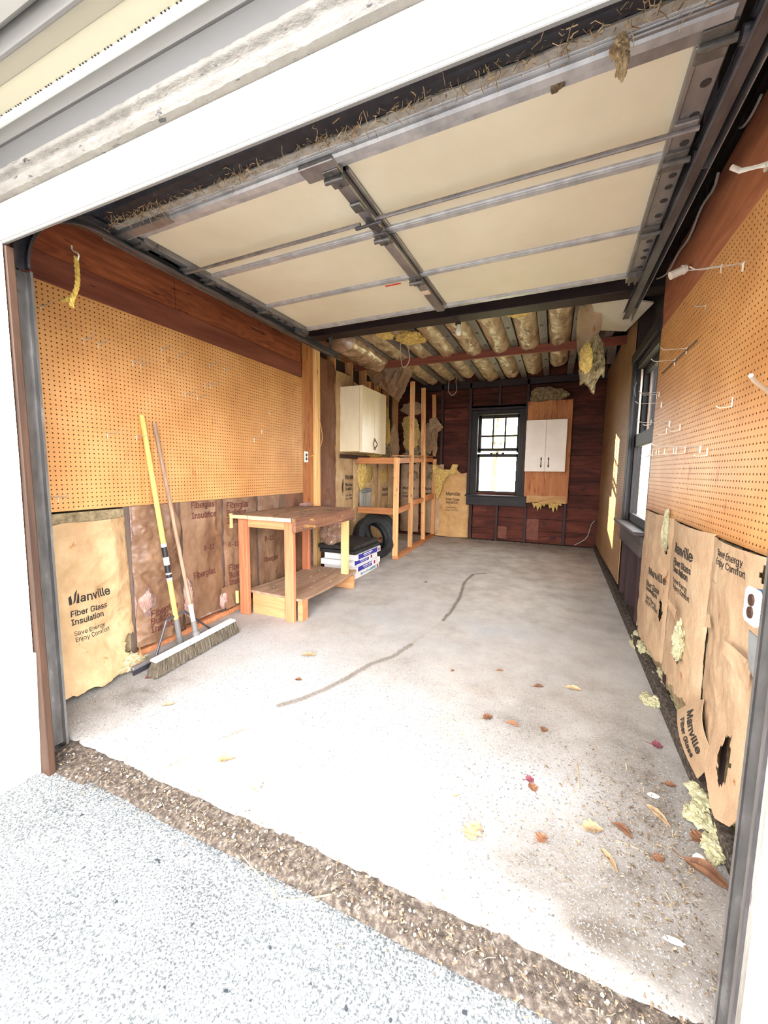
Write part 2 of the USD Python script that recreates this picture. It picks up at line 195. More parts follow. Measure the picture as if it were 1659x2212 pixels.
def beam(p0, p1, w, h, up=(0, 0, 1), b=0.002):
    """a square bar from p0 to p1, w wide (sideways), h along up"""
    p0, p1 = np.asarray(p0, float), np.asarray(p1, float); d = p1 - p0; L = np.linalg.norm(d); d /= L
    s = np.cross(d, up); s /= np.linalg.norm(s); u = np.cross(s, d)
    m = box(-w / 2, w / 2, 0, L, -h / 2, h / 2, b); T = np.eye(4); T[:3, 0], T[:3, 1], T[:3, 2], T[:3, 3] = s, d, u, p0
    m.apply_transform(T); return m
def cyl(p0, p1, r, n=16, r1=None):
    p0, p1 = np.asarray(p0, float), np.asarray(p1, float); return tube([p0, p1], [r, r if r1 is None else r1], n)
def tube(pts, r, n=8):
    pts = np.asarray(pts, float); k = len(pts); r = np.broadcast_to(np.asarray(r, float), (k,))
    t = np.gradient(pts, axis=0) if k > 2 else np.repeat((pts[1:] - pts[:-1]), 2, 0); t /= np.linalg.norm(t, axis=1, keepdims=True)
    a = np.cross(t[0], [0, 0, 1]) if abs(t[0][2]) < .9 else np.cross(t[0], [1, 0, 0]); a /= np.linalg.norm(a); V = []
    th = np.arange(n) * 2 * np.pi / n
    for i in range(k):
        a = a - t[i] * (a @ t[i]); a /= np.linalg.norm(a); b = np.cross(t[i], a)
        V.append(pts[i] + r[i] * (np.cos(th)[:, None] * a + np.sin(th)[:, None] * b))
    V = np.vstack(V + [pts[:1], pts[-1:]]); F = []
    for i in range(k - 1):
        for j in range(n):
            q = [i * n + j, i * n + (j + 1) % n, (i + 1) * n + (j + 1) % n, (i + 1) * n + j]; F += [[q[0], q[1], q[2]], [q[0], q[2], q[3]]]
    for j in range(n): F += [[k * n, (j + 1) % n, j], [k * n + 1, (k - 1) * n + j, (k - 1) * n + (j + 1) % n]]
    return trimesh.Trimesh(V, F, process=False)
def curve(pts, n=24):
    from scipy.interpolate import CubicSpline
    pts = np.asarray(pts, float); s = np.r_[0, np.cumsum(np.linalg.norm(np.diff(pts, axis=0), axis=1))]; return CubicSpline(s, pts)(np.linspace(0, s[-1], n))
def shell(P, thick, keep=None):
    """a sheet through the grid P (nu, nv, 3), thick = offset vector to its back; closed at every edge, so that a torn outline has a real edge"""
    nu, nv = P.shape[:2]; idx = np.arange(nu * nv).reshape(nu, nv)
    q = np.stack([idx[:-1, :-1], idx[1:, :-1], idx[1:, 1:], idx[:-1, 1:]], -1)
    q = q[keep] if keep is not None else q.reshape(-1, 4)
    N = nu * nv; V = np.vstack([P.reshape(-1, 3), P.reshape(-1, 3) + np.asarray(thick)])
    e = np.vstack([q[:, [0, 1]], q[:, [1, 2]], q[:, [2, 3]], q[:, [3, 0]]]); code = np.sort(e, 1) @ [1, N]
    u, inv, c = np.unique(code, return_inverse=True, return_counts=True); b = e[c[inv] == 1]
    side = np.stack([b[:, 1], b[:, 0], b[:, 0] + N, b[:, 1] + N], 1); q = np.vstack([q, q[:, ::-1] + N, side])
    m = trimesh.Trimesh(V, np.vstack([q[:, [0, 1, 2]], q[:, [0, 2, 3]]]), process=False); m.remove_unreferenced_vertices(); return m
def nz(a, b, s, seed=0, octv=4):
    a, b = np.broadcast_arrays(np.asarray(a, float), np.asarray(b, float)); return meshkit.fbm(np.stack([a * s, b * s, np.zeros_like(a) + seed * 7.31], -1), octv, seed) - .5
def ridge(a, b, s, seed=0): return 1 - np.abs(nz(a, b, s, seed, 3) * 4).clip(0, 1)
def fluff(c, r, seed=0, sub=4, amp=.45, fr=9., local=False):
    m = trimesh.creation.icosphere(sub); v = m.vertices; r = np.broadcast_to(np.asarray(r, float), (3,))
    n = meshkit.fbm(v * 1.7 + seed * 3.1, 3, seed) - .5; n2 = meshkit.fbm(v * fr + seed, 4, seed + 5) - .5
    m.vertices = np.asarray(c) + v * r * (1 + amp * 1.6 * n + amp * .8 * n2)[:, None]; return m
def hull(*ms): return trimesh.convex.convex_hull(np.vstack([m.vertices for m in ms]))
def lathe(prof, n=32): return trimesh.creation.revolve(np.asarray(prof, float), sections=n)
def place(m, loc=(0, 0, 0), rot=(0, 0, 0)):
    m = m.copy(); m.apply_transform(trimesh.transformations.euler_matrix(*np.radians(rot), axes='sxyz')); m.apply_translation(loc); return m
def lettering(text, h, F, u, v, size_u=1.0, bold=True, tilt=0):
    """flat print on a surface: F(u, v) gives the point on it for metres across and up"""
    m = meshkit.text_mesh(text, h, .0006, bold); w = m.vertices.copy(); w[:, 0] *= size_u; m.vertices = w
    m = m.subdivide_to_size(.02, max_iter=8); w = m.vertices; a = math.radians(tilt)
    uu, vv = u + w[:, 0] * math.cos(a) - w[:, 1] * math.sin(a), v + w[:, 0] * math.sin(a) + w[:, 1] * math.cos(a)
    m.vertices = F(uu, vv, .0012 + w[:, 2]); return m
rng = np.random.default_rng(7)

# ================================================================ THE SETTING
STR = dict(kind='structure')
def seg(px, py, pts):
    """distance of points (n, m) to a polyline"""
    d = np.full(px.shape, 9.)
    for (ax, ay), (bx, by) in zip(pts[:-1], pts[1:]):
        vx, vy = bx - ax, by - ay; t = (((px - ax) * vx + (py - ay) * vy) / (vx * vx + vy * vy)).clip(0, 1); d = np.minimum(d, np.hypot(px - ax - t * vx, py - ay - t * vy))
    return d
def blob(X, Y, x, y, rx, ry, rot=0):
    c, s = math.cos(rot), math.sin(rot); u, v = (X - x) * c + (Y - y) * s, -(X - x) * s + (Y - y) * c
    return np.exp(-1.3 * ((u / rx) ** 2 + (v / ry) ** 2))
def slab():
    xs = np.arange(-.12, W + .13, .014); ys = np.r_[np.arange(.10, 3.2, .014), np.arange(3.2, D + .12, .022)]
    X, Y = np.meshgrid(xs, ys, indexing='ij')
    edge = .165 + .02 * nz(xs, xs * 0, 7, 3) + .01 * nz(xs, xs * 0, 40, 9); edge = np.where(xs < .6, edge + .0, edge)
    t = ((Y - .10) / (1.2 - .10)).clip(0, 1); Y2 = np.where(Y < 1.2, edge[:, None] + (Y - .10) * (1.2 - edge[:, None]) / 1.1, Y)
    Z = SL * Y2 + .006 * nz(X, Y2, 1.3, 4) + .0015 * nz(X, Y2, 18, 2) - .012 * np.exp(-((Y2 - edge[:, None]) / .02))
    m = shell(np.stack([X, Y2, Z], -1)[:, ::1], (0, 0, -.07)); n = X.size
    warp = .25 * nz(X, Y2, 2.2, 11); 
    bloom = (.42 + 1.5 * nz(X, Y2, 1.1, 21) + .9 * nz(X, Y2, 3.3, 22)).clip(-.2, 1) * np.interp(Y2, [0, .8, 1.6, 2.6, 3.4, 4.4, 5.6], [.55, .62, .62, .6, .45, .22, .1])
    for x, y, rx, ry, a in [(1.1, .75, .8, .5, .55), (1.6, .5, .9, .35, .4), (.9, 1.25, .6, .3, .3), (1.75, 1.75, .5, .25, .3), (2.5, .75, .28, .16, .5), (2.2, 1.1, .25, .15, .35), (2.35, 2.4, .3, .3, .2), (1.35, 2.1, .4, .2, .3), (2.0, 2.2, .35, .2, .25)]:
        bloom = bloom + a * blob(X, Y2 + warp * .5, x, y, rx, ry)
    bloom = bloom + .55 * (np.abs(nz(X, Y2, 3.4, 55)) < .012) * blob(X, Y2, 1.8, 2.0, 1.1, .75) + .7 * blob(X, Y2 + .06 * nz(X, Y2, 9, 3), 2.05, .215, .85, .028)
    patch = blob(X, Y2 + warp * .6, 2.55, .78, .2, .17); brown = blob(X, Y2 + warp, 2.72, .55, .55, .62) * .55 + blob(X, Y2 + warp, 2.45, 1.3, .55, .4, .6) * .45 + blob(X, Y2 + warp, 2.5, .32, .6, .14) * .35 + blob(X, Y2 + warp, .3, .6, .42, .5) * .75 + blob(X, Y2 + warp, 1.62, 1.5, .42, .2, .5) * .4 + blob(X, Y2 + warp * .4, 1.85, 2.5, .35, .22) * .5 + blob(X, Y2 + warp, 1.8, 4.6, 1.7, 1.0) * .34 + blob(X, Y2 + warp, 2.3, 3.4, .7, .6) * .2 + blob(X, Y2 + warp, 2.95, 1.2, .25, .9) * .35
    brown = brown * (1 - .9 * patch.clip(0, 1)) * (.95 + 1.5 * nz(X, Y2, 4.5, 91) + 1.1 * nz(X * .6, Y2, 15, 92)).clip(.25, 1.4); wob = .02 * nz(X, Y2, 14, 8)
    line = [(1.829, 3.70), (1.702, 3.60), (1.672, 3.264), (1.727, 2.795), (1.736, 2.423), (1.72, 2.2)]; line2 = [(1.62, 1.70), (1.567, 1.49), (1.467, 1.336), (1.394, 1.10), (1.342, .975), (1.271, .849), (1.196, .755)]; line3 = [(1.72, 2.2), (1.62, 1.70)]
    for L, w, a in ((line, .025, .9), (line2, .027, .8), (line3, .017, .3), ([(1.162, .536), (1.105, .44)], .022, .7), ([(1.064, .31), (1.0, .17)], .022, .7)):
        brown = np.maximum(brown, a * ((w - seg(X + wob, Y2 + wob, L)) / .012).clip(0, 1)); bloom = bloom * (1 - ((w - seg(X + wob, Y2 + wob, L)) / .012).clip(0, 1))
    bloom = bloom * (1 - .75 * brown.clip(0, 1)); agg = np.interp(Y2, [0, 1., 1.7, 2.4], [.9, .75, .35, .08]) * (.75 + .9 * nz(X, Y2, 2.5, 70)).clip(.2, 1)
    return m, [a.ravel() for a in (bloom, brown, agg)], n
_m, _a, _n = slab()
_g = usdkit.mesh(stage, '/World/floor', _m, LOOKS['slab'], smooth=True); keys(_g.GetPrim(), **STR)
for k, a in zip(('bloom', 'stain', 'aggregate'), _a):
    UsdGeom.PrimvarsAPI(_g).CreatePrimvar(k, Sdf.ValueTypeNames.FloatArray, 'vertex').Set(Vt.FloatArray.FromNumpy(np.tile(a, 2).astype(np.float32)))
def driveway():
    xs = np.arange(.2, 3.6, .016); ys = np.arange(-2.2, .30, .016); X, Y = np.meshgrid(xs, ys, indexing='ij')
    crack = [on_z(*q, -.04)[:2] for q in [(565, 1960), (540, 2040), (515, 2090), (480, 2150), (440, 2230)]]
    a, b = crack[0], crack[-1]; side = (b[0] - a[0]) * (Y - a[1]) - (b[1] - a[1]) * (X - a[0]); on = (side < 0) & (Y < a[1] + .02)
    fade = ((a[1] - Y) / .12).clip(0, 1)
    Z = -.035 + .02 * np.minimum(Y, 0) + .004 * nz(X, Y, 2, 31) + .002 * nz(X, Y, 25, 32) + .007 * fade * on * (1 - (np.abs(side) / .3).clip(0, 1)) - .006 * np.exp(-(seg(X, Y, crack) / .008) ** 2)
    lip = .075 + .012 * nz(xs, xs * 0, 9, 41) + .06 * (xs < .62); Z = Z - .03 * (1 / (1 + np.exp(-(Y - lip[:, None] + .0) / .008)))
    return shell(np.stack([X, Y, Z], -1), (0, 0, -.1))
obj('driveway', driveway(), 'asphalt', smooth=True, **STR)
obj('ground', [box(-30, .21, -30, -.2, -.6, -.12), box(3.59, 34, -30, -.2, -.6, -.12), box(.19, 3.61, -30, -2.19, -.6, -.1)], 'asphalt', smooth=False, **STR)
obj('lawn', box(-40, 44, -.3, 60, -.7, -.16), 'lawn', smooth=False, **STR)
# shell of the building
obj('wall_left', [box(-.16, -.11, .02, D + .2, -.15, 2.95)], 'dark_board', **STR)
wl = '/World/wall_left'
for i, y in enumerate([.33, .775, 1.16, 1.56, 1.97, 2.38, 2.73, 3.40, 3.85, 4.26, 4.67, 5.08, 5.50]):
    obj('stud', box(-.11, -.004, y - .02, y + .02, fz(y) + .04, 2.7, .002), 'stud_grey' if y < 3 else 'fir_z', wl)
obj('sole_plate', beam((-.055, .2, fz(.2) + .02), (-.055, 5.6, fz(5.6) + .02), .105, .04), 'bench_rail', wl)
obj('top_plate', box(-.11, -.004, .05, D, 2.70, 2.78), 'fir_y', wl)
wr = obj('wall_right', [box(W + .10, W + .15, -.02, 2.40, -.15, 2.95), box(W + .10, W + .15, 3.75, D + .2, -.15, 2.95), box(W + .10, W + .15, 2.40, 3.76, -.15, .88), box(W + .10, W + .15, 2.40, 3.76, 2.26, 2.95)], 'dark_board', **STR)
for y in [.05, .45, .86, 1.27, 1.68, 2.08, 2.36, 2.60, 3.05, 3.37, 3.78, 4.2, 4.6, 5.0, 5.4]:
    z1 = .78 if y in (2.60, 3.05) else 2.72
    obj('stud', box(W + .006, W + .10, y - .02, y + .02, fz(y) + .04, z1, .002), 'back_stud', wr)
obj('sole_plate', beam((W + .05, -.02, fz(0) + .02), (W + .05, 5.6, fz(5.6) + .02), .10, .05), 'stud_grey', wr)
obj('top_plate', box(W + .0, W + .10, -.02, D, 2.72, 2.86), 'dark_beam', wr)
wb = obj('wall_back', [box(-.15, 1.235, D + .02, D + .14, -.15, 2.95), box(2.045, W + .15, D + .02, D + .14, -.15, 2.95), box(1.235, 2.045, D + .02, D + .14, -.15, .93), box(1.235, 2.045, D + .02, D + .14, 2.27, 2.95)], 'dark_board', **STR)
zz = .19
for k in range(14):
    h = .195
    for (a, b) in ([(-.1, 1.235), (2.045, W + .1)] if .80 < zz < 2.2 else [(-.1, 3.216)] if k % 3 else [(-.1, 1.64), (1.64, 3.216)]):
        a2 = a; b2 = b
        obj('plank', box(a2 + .002, b2 - .002, D - .0, D + .02, zz + .0025, zz + h - .0025, .002), 'back_plank', wb)
    zz += h
for px, z0, z1 in [(1016, .19, .76), (1072, .19, .76), (1134, .19, .76), (1219, .19, .86), (1016, .93, 2.7), (1139, .93, 2.7), (955, 1.4, 2.7)]:
    x = on_y(px, 1120 if z1 < 1 else 900, D - .09)[0]; obj('stud', box(x - .019, x + .019, D - .09, D, z0 + .02, z1, .002), 'back_stud', wb)
obj('header', box(1.15, 2.13, D - .085, D - .0, 2.30, 2.34, .003), 'back_stud', wb); obj('cripple_stud', box(1.64, 1.68, D - .085, D, 2.34, 2.68, .003), 'back_stud', wb)
obj('top_plate', box(-.1, W + .1, D - .09, D, 2.62, 2.72, .003), 'dark_beam', wb)
obj('sole_plate', box(-.1, W + .1, D - .09, D, .15, .205, .003), 'soil', wb)
# the roof deck over the joists, dark
obj('ceiling', box(-.3, W + .4, -.36, D + .3, 2.955, 3.02), 'dark_board', smooth=False, **STR)
cl = '/World/ceiling'
def joist(x):
    y0, y1 = 2.75, D; j = m3.Manifold.cube([.078, y1 - y0, .016]).translate([x - .039, y0, 2.722])
    for q, y in enumerate(np.arange(2.95, 5.5, .42)):
        c = m3.Manifold.cylinder(.06, .026, .026, 20).scale([.62, 1.0, 1.0]).translate([x + .008 * (-1) ** q, y + .03 * math.sin(x * 9), 2.70]); j = j - c
    j = j + m3.Manifold.cube([.012, y1 - y0, .17]).translate([x - .039, y0, 2.735]) + m3.Manifold.cube([.012, y1 - y0, .17]).translate([x + .027, y0, 2.735])
    q = j.to_mesh(); return trimesh.Trimesh(q.vert_properties[:, :3], q.tri_verts, process=False)
JX = [.46 + .31 * k for k in range(9)]
for x in JX: obj('joist', joist(x), 'joist', cl)
obj('cross_beam', box(-.1, W + .1, 2.60, 2.76, 2.625, 2.80, .004), 'dark_beam', cl)
obj('collar_tie', beam((-.05, 4.0, 2.675), (W + .05, 4.0, 2.675), .04, .085), 'beam_red', cl)
obj('hip_brace', beam((3.08, 5.0, 2.70), (3.0, 4.1, 2.72), .09, .04), 'joist', cl)
# front of the building: header over the door, mouldings, siding and eave
wf = obj('wall_front', [box(-.16, .30, .03, .12, -.15, 2.95), box(2.93, W + .15, .03, .12, -.15, 2.95), box(.53, 2.89, .03, .10, 2.29, 2.95)], 'dark_board', **STR)
obj('trim_1', box(.2, 3.5, -.003, .012, 2.142, 2.266, .003), 'paint_white', label='white header board above the garage door', **STR)
obj('trim_2', box(.2, 3.5, .0, .012, 2.129, 2.141, .002), 'vinyl_light', label='grey lower lip of the header board', **STR)
def molding():
    pr = [(0, 0), (-.022, .004), (-.03, .02), (-.028, .034), (-.018, .042), (-.022, .05), (-.036, .06), (-.034, .074), (-.02, .084), (0, .088)]
    xs = np.linspace(.2, 3.5, 300); yy = np.interp(np.linspace(0, 1, 28), np.linspace(0, 1, len(pr)), [p[0] for p in pr]); zz = np.interp(np.linspace(0, 1, 28), np.linspace(0, 1, len(pr)), [p[1] for p in pr])
    X = np.repeat(xs[:, None], 28, 1); Z = 2.264 + zz[None] + 0 * X; Y = .0 + yy[None] + .0016 * nz(X, Z, 16, 51) + .0022 * (nz(X, Z, 45, 52) > .10)
    return shell(np.stack([X, Y, Z], -1), (0, .03, 0))
obj('trim_3', molding(), 'paint_peel', label='peeling painted moulding above the header board', **STR)
sd = obj('siding', box(.2, 3.5, -.006, .03, 2.353, 2.440, .003), 'vinyl_grey', **STR); obj('lap', box(.2, 3.5, -.014, .03, 2.442, 2.489, .004), 'vinyl_light', sd)
ev = obj('eave', box(.2, 3.6, -.035, .03, 2.49, 2.50, .002), 'vinyl_white', **STR)
obj('soffit', box(.2, 3.6, -.096, -.034, 2.494, 2.503, .002), 'vinyl_cream', ev); obj('channel', box(.2, 3.6, -.146, -.096, 2.484, 2.50, .004), 'vinyl_beige', ev); obj('fascia', box(.2, 3.6, -.16, -.146, 2.47, 2.66, .003), 'vinyl_light', ev)
obj('gutter', box(.2, 3.6, -.29, -.162, 2.505, 2.62, .02), 'gutter_paint', ev)
obj('vent_slots', [box(x + j * .014 - .0022, x + j * .014 + .0022, -.0405, -.0365, 2.4888, 2.4905) for x in np.arange(.5, 2.2, .058) for j in (0, 1, 2)], 'wire_dark', ev, smooth=False, kind='stuff')
# white side wall of the house, left of the door; jambs
def slant():
    v = [(x, y, z) for y in (0, -3) for x, z in ((.554, 2.127), (.545, 1.3), (.527, .5), (.487, -.10), (.2, 2.127), (.2, -.10))]; return trimesh.convex.convex_hull(np.array(v))
obj('wall_outer', slant(), 'paint_white', smooth=False, **STR)
obj('wall_upper', box(.18, .2, -3, .03, 2.1, 2.9), 'vinyl_grey', smooth=False, **STR)
jl = obj('trim_4', box(.49, .562, .004, .032, -.05, 2.127, .003), 'jamb_brown', label='bare brown wooden door jamb at the left of the opening', **STR)
obj('casing', beam((.492, .0, -.07), (.533, .0, .52), .016, .012, (0, 1, 0)), 'paint_worn', jl)
jr = obj('trim_5', [box(2.874, 3.05, -.025, .0, -.09, 2.13, .004)], 'paint_worn', label='worn white casing board at the right of the opening', **STR)
obj('jamb', box(2.882, 3.0, .0, .03, -.09, 2.13, .003), 'steel_dark', jr)
# ---- windows
w1 = Thing('window_1', loc=(1.645, D, .93), kind='structure'); yw = D - .03
w1.part('frame', [box(1.235, 1.335, yw - .02, D + .10, .93, 2.27, .004), box(1.965, 2.045, yw - .02, D + .12, .93, 2.27, .004), box(1.335, 1.965, yw - .02, D + .12, 2.20, 2.27, .004)], 'trim_dark_z')
w1.part('casing', [box(1.19, 1.238, D - .085, D - .02, .93, 2.33, .003), box(2.042, 2.09, D - .085, D - .02, .93, 2.33, .003), box(1.19, 2.09, D - .085, D - .02, 2.27, 2.335, .003)], 'trim_dark_z')
w1.part('sill', box(1.18, 2.13, D - .16, D + .05, .905, .93, .005), 'trim_dark'); w1.part('apron', box(1.20, 2.125, D - .125, D - .09, .765, .905, .004), 'trim_dark')
ys = D + .045
lo = w1.part('lower_sash', [box(1.335, 1.366, ys - .018, ys + .018, .932, 1.585, .004), box(1.937, 1.965, ys - .018, ys + .018, .932, 1.585, .004), box(1.335, 1.965, ys - .018, ys + .018, .932, .988, .004), box(1.335, 1.965, ys - .018, ys + .018, 1.535, 1.585, .004)], 'trim_dark_z')
w1.sub(lo, 'pane', box(1.36, 1.94, ys - .002, ys + .002, .98, 1.54), 'window_glass', smooth=False)
yu = D + .085
up = w1.part('upper_sash', [box(1.335, 1.375, yu - .018, yu + .018, 1.61, 2.2, .004), box(1.93, 1.965, yu - .018, yu + .018, 1.61, 2.2, .004), box(1.335, 1.965, yu - .018, yu + .018, 1.635, 1.68, .004), box(1.335, 1.965, yu - .018, yu + .018, 2.155, 2.2, .004)], 'trim_dark_z')
for x in (1.56, 1.748): w1.sub(up, 'muntin', box(x - .011, x + .011, yu - .012, yu + .012, 1.68, 2.16, .002), 'trim_dark_z')
w1.sub(up, 'muntin', box(1.37, 1.935, yu - .012, yu + .012, 1.862, 1.888, .002), 'trim_dark')
for i, (a, b) in enumerate([(1.374, 1.554), (1.566, 1.742), (1.754, 1.932)]):
    for (c, d) in ((1.679, 1.868), (1.882, 2.156)): w1.sub(up, 'pane', box(a, b, yu - .002, yu + .002, c, d), 'window_glass', smooth=False)
w1.part('sash_lock', [box(1.53, 1.57, ys - .02, yu, 1.585, 1.605, .004), box(1.71, 1.75, ys - .02, yu, 1.585, 1.605, .004), box(1.62, 1.66, ys - .02, yu, 1.585, 1.612, .004)], 'trim_dark')
w2 = Thing('window_2', loc=(W, 2.86, .88), kind='structure'); ya, yb = 2.40, 3.33
w2.part('frame', [box(W - .01, W + .075, yb - .05, yb, .88, 2.26, .004), box(W - .0, W + .15, ya, ya + .05, .88, 2.26, .004), box(W - .0, W + .15, ya + .05, yb - .09, 2.20, 2.26, .004)], 'trim_dark_z')
w2.part('blind_stop', box(W + .10, W + .15, yb - .16, yb, 1.60, 2.26, .003), 'trim_dark_z'); w2.part('casing', [box(W - .022, W - .0, yb - .075, yb + .03, .88, 2.34, .003), box(W - .03, W + .0, ya - .02, yb + .03, 2.262, 2.35, .003)], 'trim_dark_z')
w2.part('sill', box(W - .075, W + .14, ya - .01, yb + .09, .855, .882, .005), 'trim_dark_y'); w2.part('apron', box(W - .03, W + .0, ya, yb - .02, .70, .855, .004), 'trim_dark_y')
x0 = W + .04
ls = w2.part('lower_sash', [box(x0 - .018, x0 + .018, ya + .05, ya + .11, .882, 1.64, .004), box(x0 - .018, x0 + .018, yb - .085, yb - .05, .882, 1.64, .004), box(x0 - .018, x0 + .018, ya + .05, yb - .06, .882, .95, .004), box(x0 - .018, x0 + .018, ya + .05, yb - .06, 1.53, 1.64, .004)], 'trim_dark_z')
w2.sub(ls, 'pane', box(x0 - .002, x0 + .002, ya + .10, yb - .08, .945, 1.535), 'window_glass', smooth=False)
x0 = W + .075
us = w2.part('upper_sash', [box(x0 - .018, x0 + .018, ya + .05, ya + .10, 1.6, 2.2, .004), box(x0 - .018, x0 + .018, yb - .085, yb - .05, 1.6, 2.2, .004), box(x0 - .018, x0 + .018, ya + .05, yb - .06, 2.15, 2.2, .004)], 'trim_dark_z')
w2.sub(us, 'pane', box(x0 - .002, x0 + .002, ya + .09, yb - .08, 1.6, 2.16), 'window_glass', smooth=False)
w2.part('parting_bead', box(W + .03, W + .045, yb - .098, yb - .088, 1.64, 2.2, .002), 'sticker_pale')
lock = w2.part('sash_lock', tube(curve([(W + .0, yb - .10, 1.97), (W - .012, yb - .11, 2.0), (W - .012, yb - .11, 2.06), (W, yb - .10, 2.09)], 10), .006), 'wire_dark')

# ================================================================ WALL BOARDS
def pegboard(u0, u1, v0, v1, t=.006, hole=.0040):
    """a sheet in u, v (metres) with its face at w = 0 and a real hole every inch; returns a mesh in (u, v, w)"""
    p = .0254; nu, nv = int((u1 - u0) / p), int((v1 - v0) / p); a0, b0 = u0 + (u1 - u0 - nu * p) / 2, v0 + (v1 - v0 - nv * p) / 2
    th = np.arange(8) * np.pi / 4 + np.pi / 8; c = np.array([(p / 2, p / 2), (-p / 2, p / 2), (-p / 2, -p / 2), (p / 2, -p / 2)]); rr = hole * np.stack([np.cos(th), np.sin(th)], 1)
    tv = np.vstack([np.c_[c, [0] * 4], np.c_[rr, [0] * 8], np.c_[rr, [-t] * 8]]); F = []
    for k in range(4):                                                   # corner k at 45 + 90 k degrees: hole vertices 2k, 2k+1 beside it
        q0, q1, q2 = 4 + 2 * k, 4 + (2 * k + 1) % 8, 4 + (2 * k + 2) % 8; F += [[k, q1, q0], [k, (k + 1) % 4, q1], [(k + 1) % 4, q2, q1]]
    for k in range(8): a, b = 4 + k, 4 + (k + 1) % 8; F += [[a, b, b + 8], [a, b + 8, a + 8]]
    I, J = np.meshgrid(np.arange(nu), np.arange(nv), indexing='ij'); o = np.stack([a0 + (I.ravel() + .5) * p, b0 + (J.ravel() + .5) * p, 0 * I.ravel()], 1)
    V = (o[:, None] + tv[None]).reshape(-1, 3); F = (np.arange(len(o))[:, None, None] * len(tv) + np.array(F)[None]).reshape(-1, 3)
    core = trimesh.Trimesh(V, F.reshape(len(o), -1, 3)[:, 12:].reshape(-1, 3), process=False); core.remove_unreferenced_vertices(); m = trimesh.Trimesh(V, F.reshape(len(o), -1, 3)[:, :12].reshape(-1, 3), process=False); a1, b1 = a0 + nu * p, b0 + nv * p; rim = []
    for (x0, x1, y0, y1) in ((u0, a0, v0, v1), (a1, u1, v0, v1), (a0, a1, v0, b0), (a0, a1, b1, v1)):
        if x1 - x0 > 1e-4 and y1 - y0 > 1e-4: rim.append(box(x0, x1, y0, y1, -t, 0))
    return trimesh.util.concatenate([m] + rim), core
def boards(t, a, fn, x, m_, back):
    b, core = pegboard(*a); t.part('board', fn(b, x), m_, smooth=False); t.part('backing', [fn(core, x), back], 'hardboard_core', smooth=False)
def to_left(m, x):  V = m.vertices; m.vertices = np.stack([x + V[:, 2], V[:, 0], V[:, 1]], 1); return m
def to_right(m, x): V = m.vertices; m.vertices = np.stack([x - V[:, 2], V[:, 0], V[:, 1]], 1); m.invert(); return m
t = Thing('pegboard', 'long orange hardboard pegboard across the left wall, behind the broom handles', 'pegboard', (0, 1.45, 1.052))
boards(t, (.2, 2.701, 1.052, 2.262), to_left, .004, 'hardboard', box(-.0035, -.0025, .2, 2.70, 1.055, 2.26))
t = Thing('pegboard', 'stained orange pegboard with wire hooks on the near right wall', 'pegboard', (W, 1.2, 1.05))
boards(t, (-.02, 2.398, 1.052, 2.264), to_right, W - .004, 'hardboard', box(W + .0025, W + .0035, -.02, 2.397, 1.055, 2.262))
t = Thing('pegboard', 'brown pegboard from floor to ceiling past the right window, with a streak of sun', 'pegboard', (W, 4.5, .2))
boards(t, (3.42, D - .1, .24, 2.72), to_right, W - .004, 'hardboard_brown', box(W + .0025, W + .0035, 3.42, D - .1, .24, 2.72))
def one(name, mesh, m, label, cat, group=None, smooth=35): return obj(name, mesh, m, smooth=smooth, label=label, category=cat, group=group)
one('plank', box(-.004, .020, .2, 2.672, 2.258, 2.40, .003), 'red_plank', 'reddish brown plank running along the top of the left pegboard', 'plank')
for y0, y1, lb in ((.2, 1.19, 'reddish plywood sheet high on the left wall, nearest the door'), (1.193, 2.27, 'wild-grained plywood sheet high on the left wall, middle of three'), (2.273, 2.68, 'short plywood piece high on the left wall beside the post')):
    one('plywood_sheet', box(-.004, .010, y0, y1, 2.395, 2.71, .002), 'ply_dark', lb, 'plywood', 'plywood sheets above the left pegboard')
one('plywood_strip', box(-.004, .008, 2.705, 2.90, fz(2.8) + .6, 2.62, .002), 'ply_back', 'narrow light plywood strip beside the left pegboard, carrying the outlet', 'plywood')
one('post', box(-.004, .045, 2.90, 2.99, fz(2.9) + .02, 2.62, .003), 'stud_yellow', 'light fir post standing on the left wall behind the workbench', 'post')
for y0, y1, z0, z1, lb in ((-.02, 2.398, 2.264, 2.64, 'warm brown plywood band above the right pegboard'),):
    one('plywood_sheet', box(W - .004, W + .005, y0, y1, z0, z1, .002), 'ply_right', lb, 'plywood')

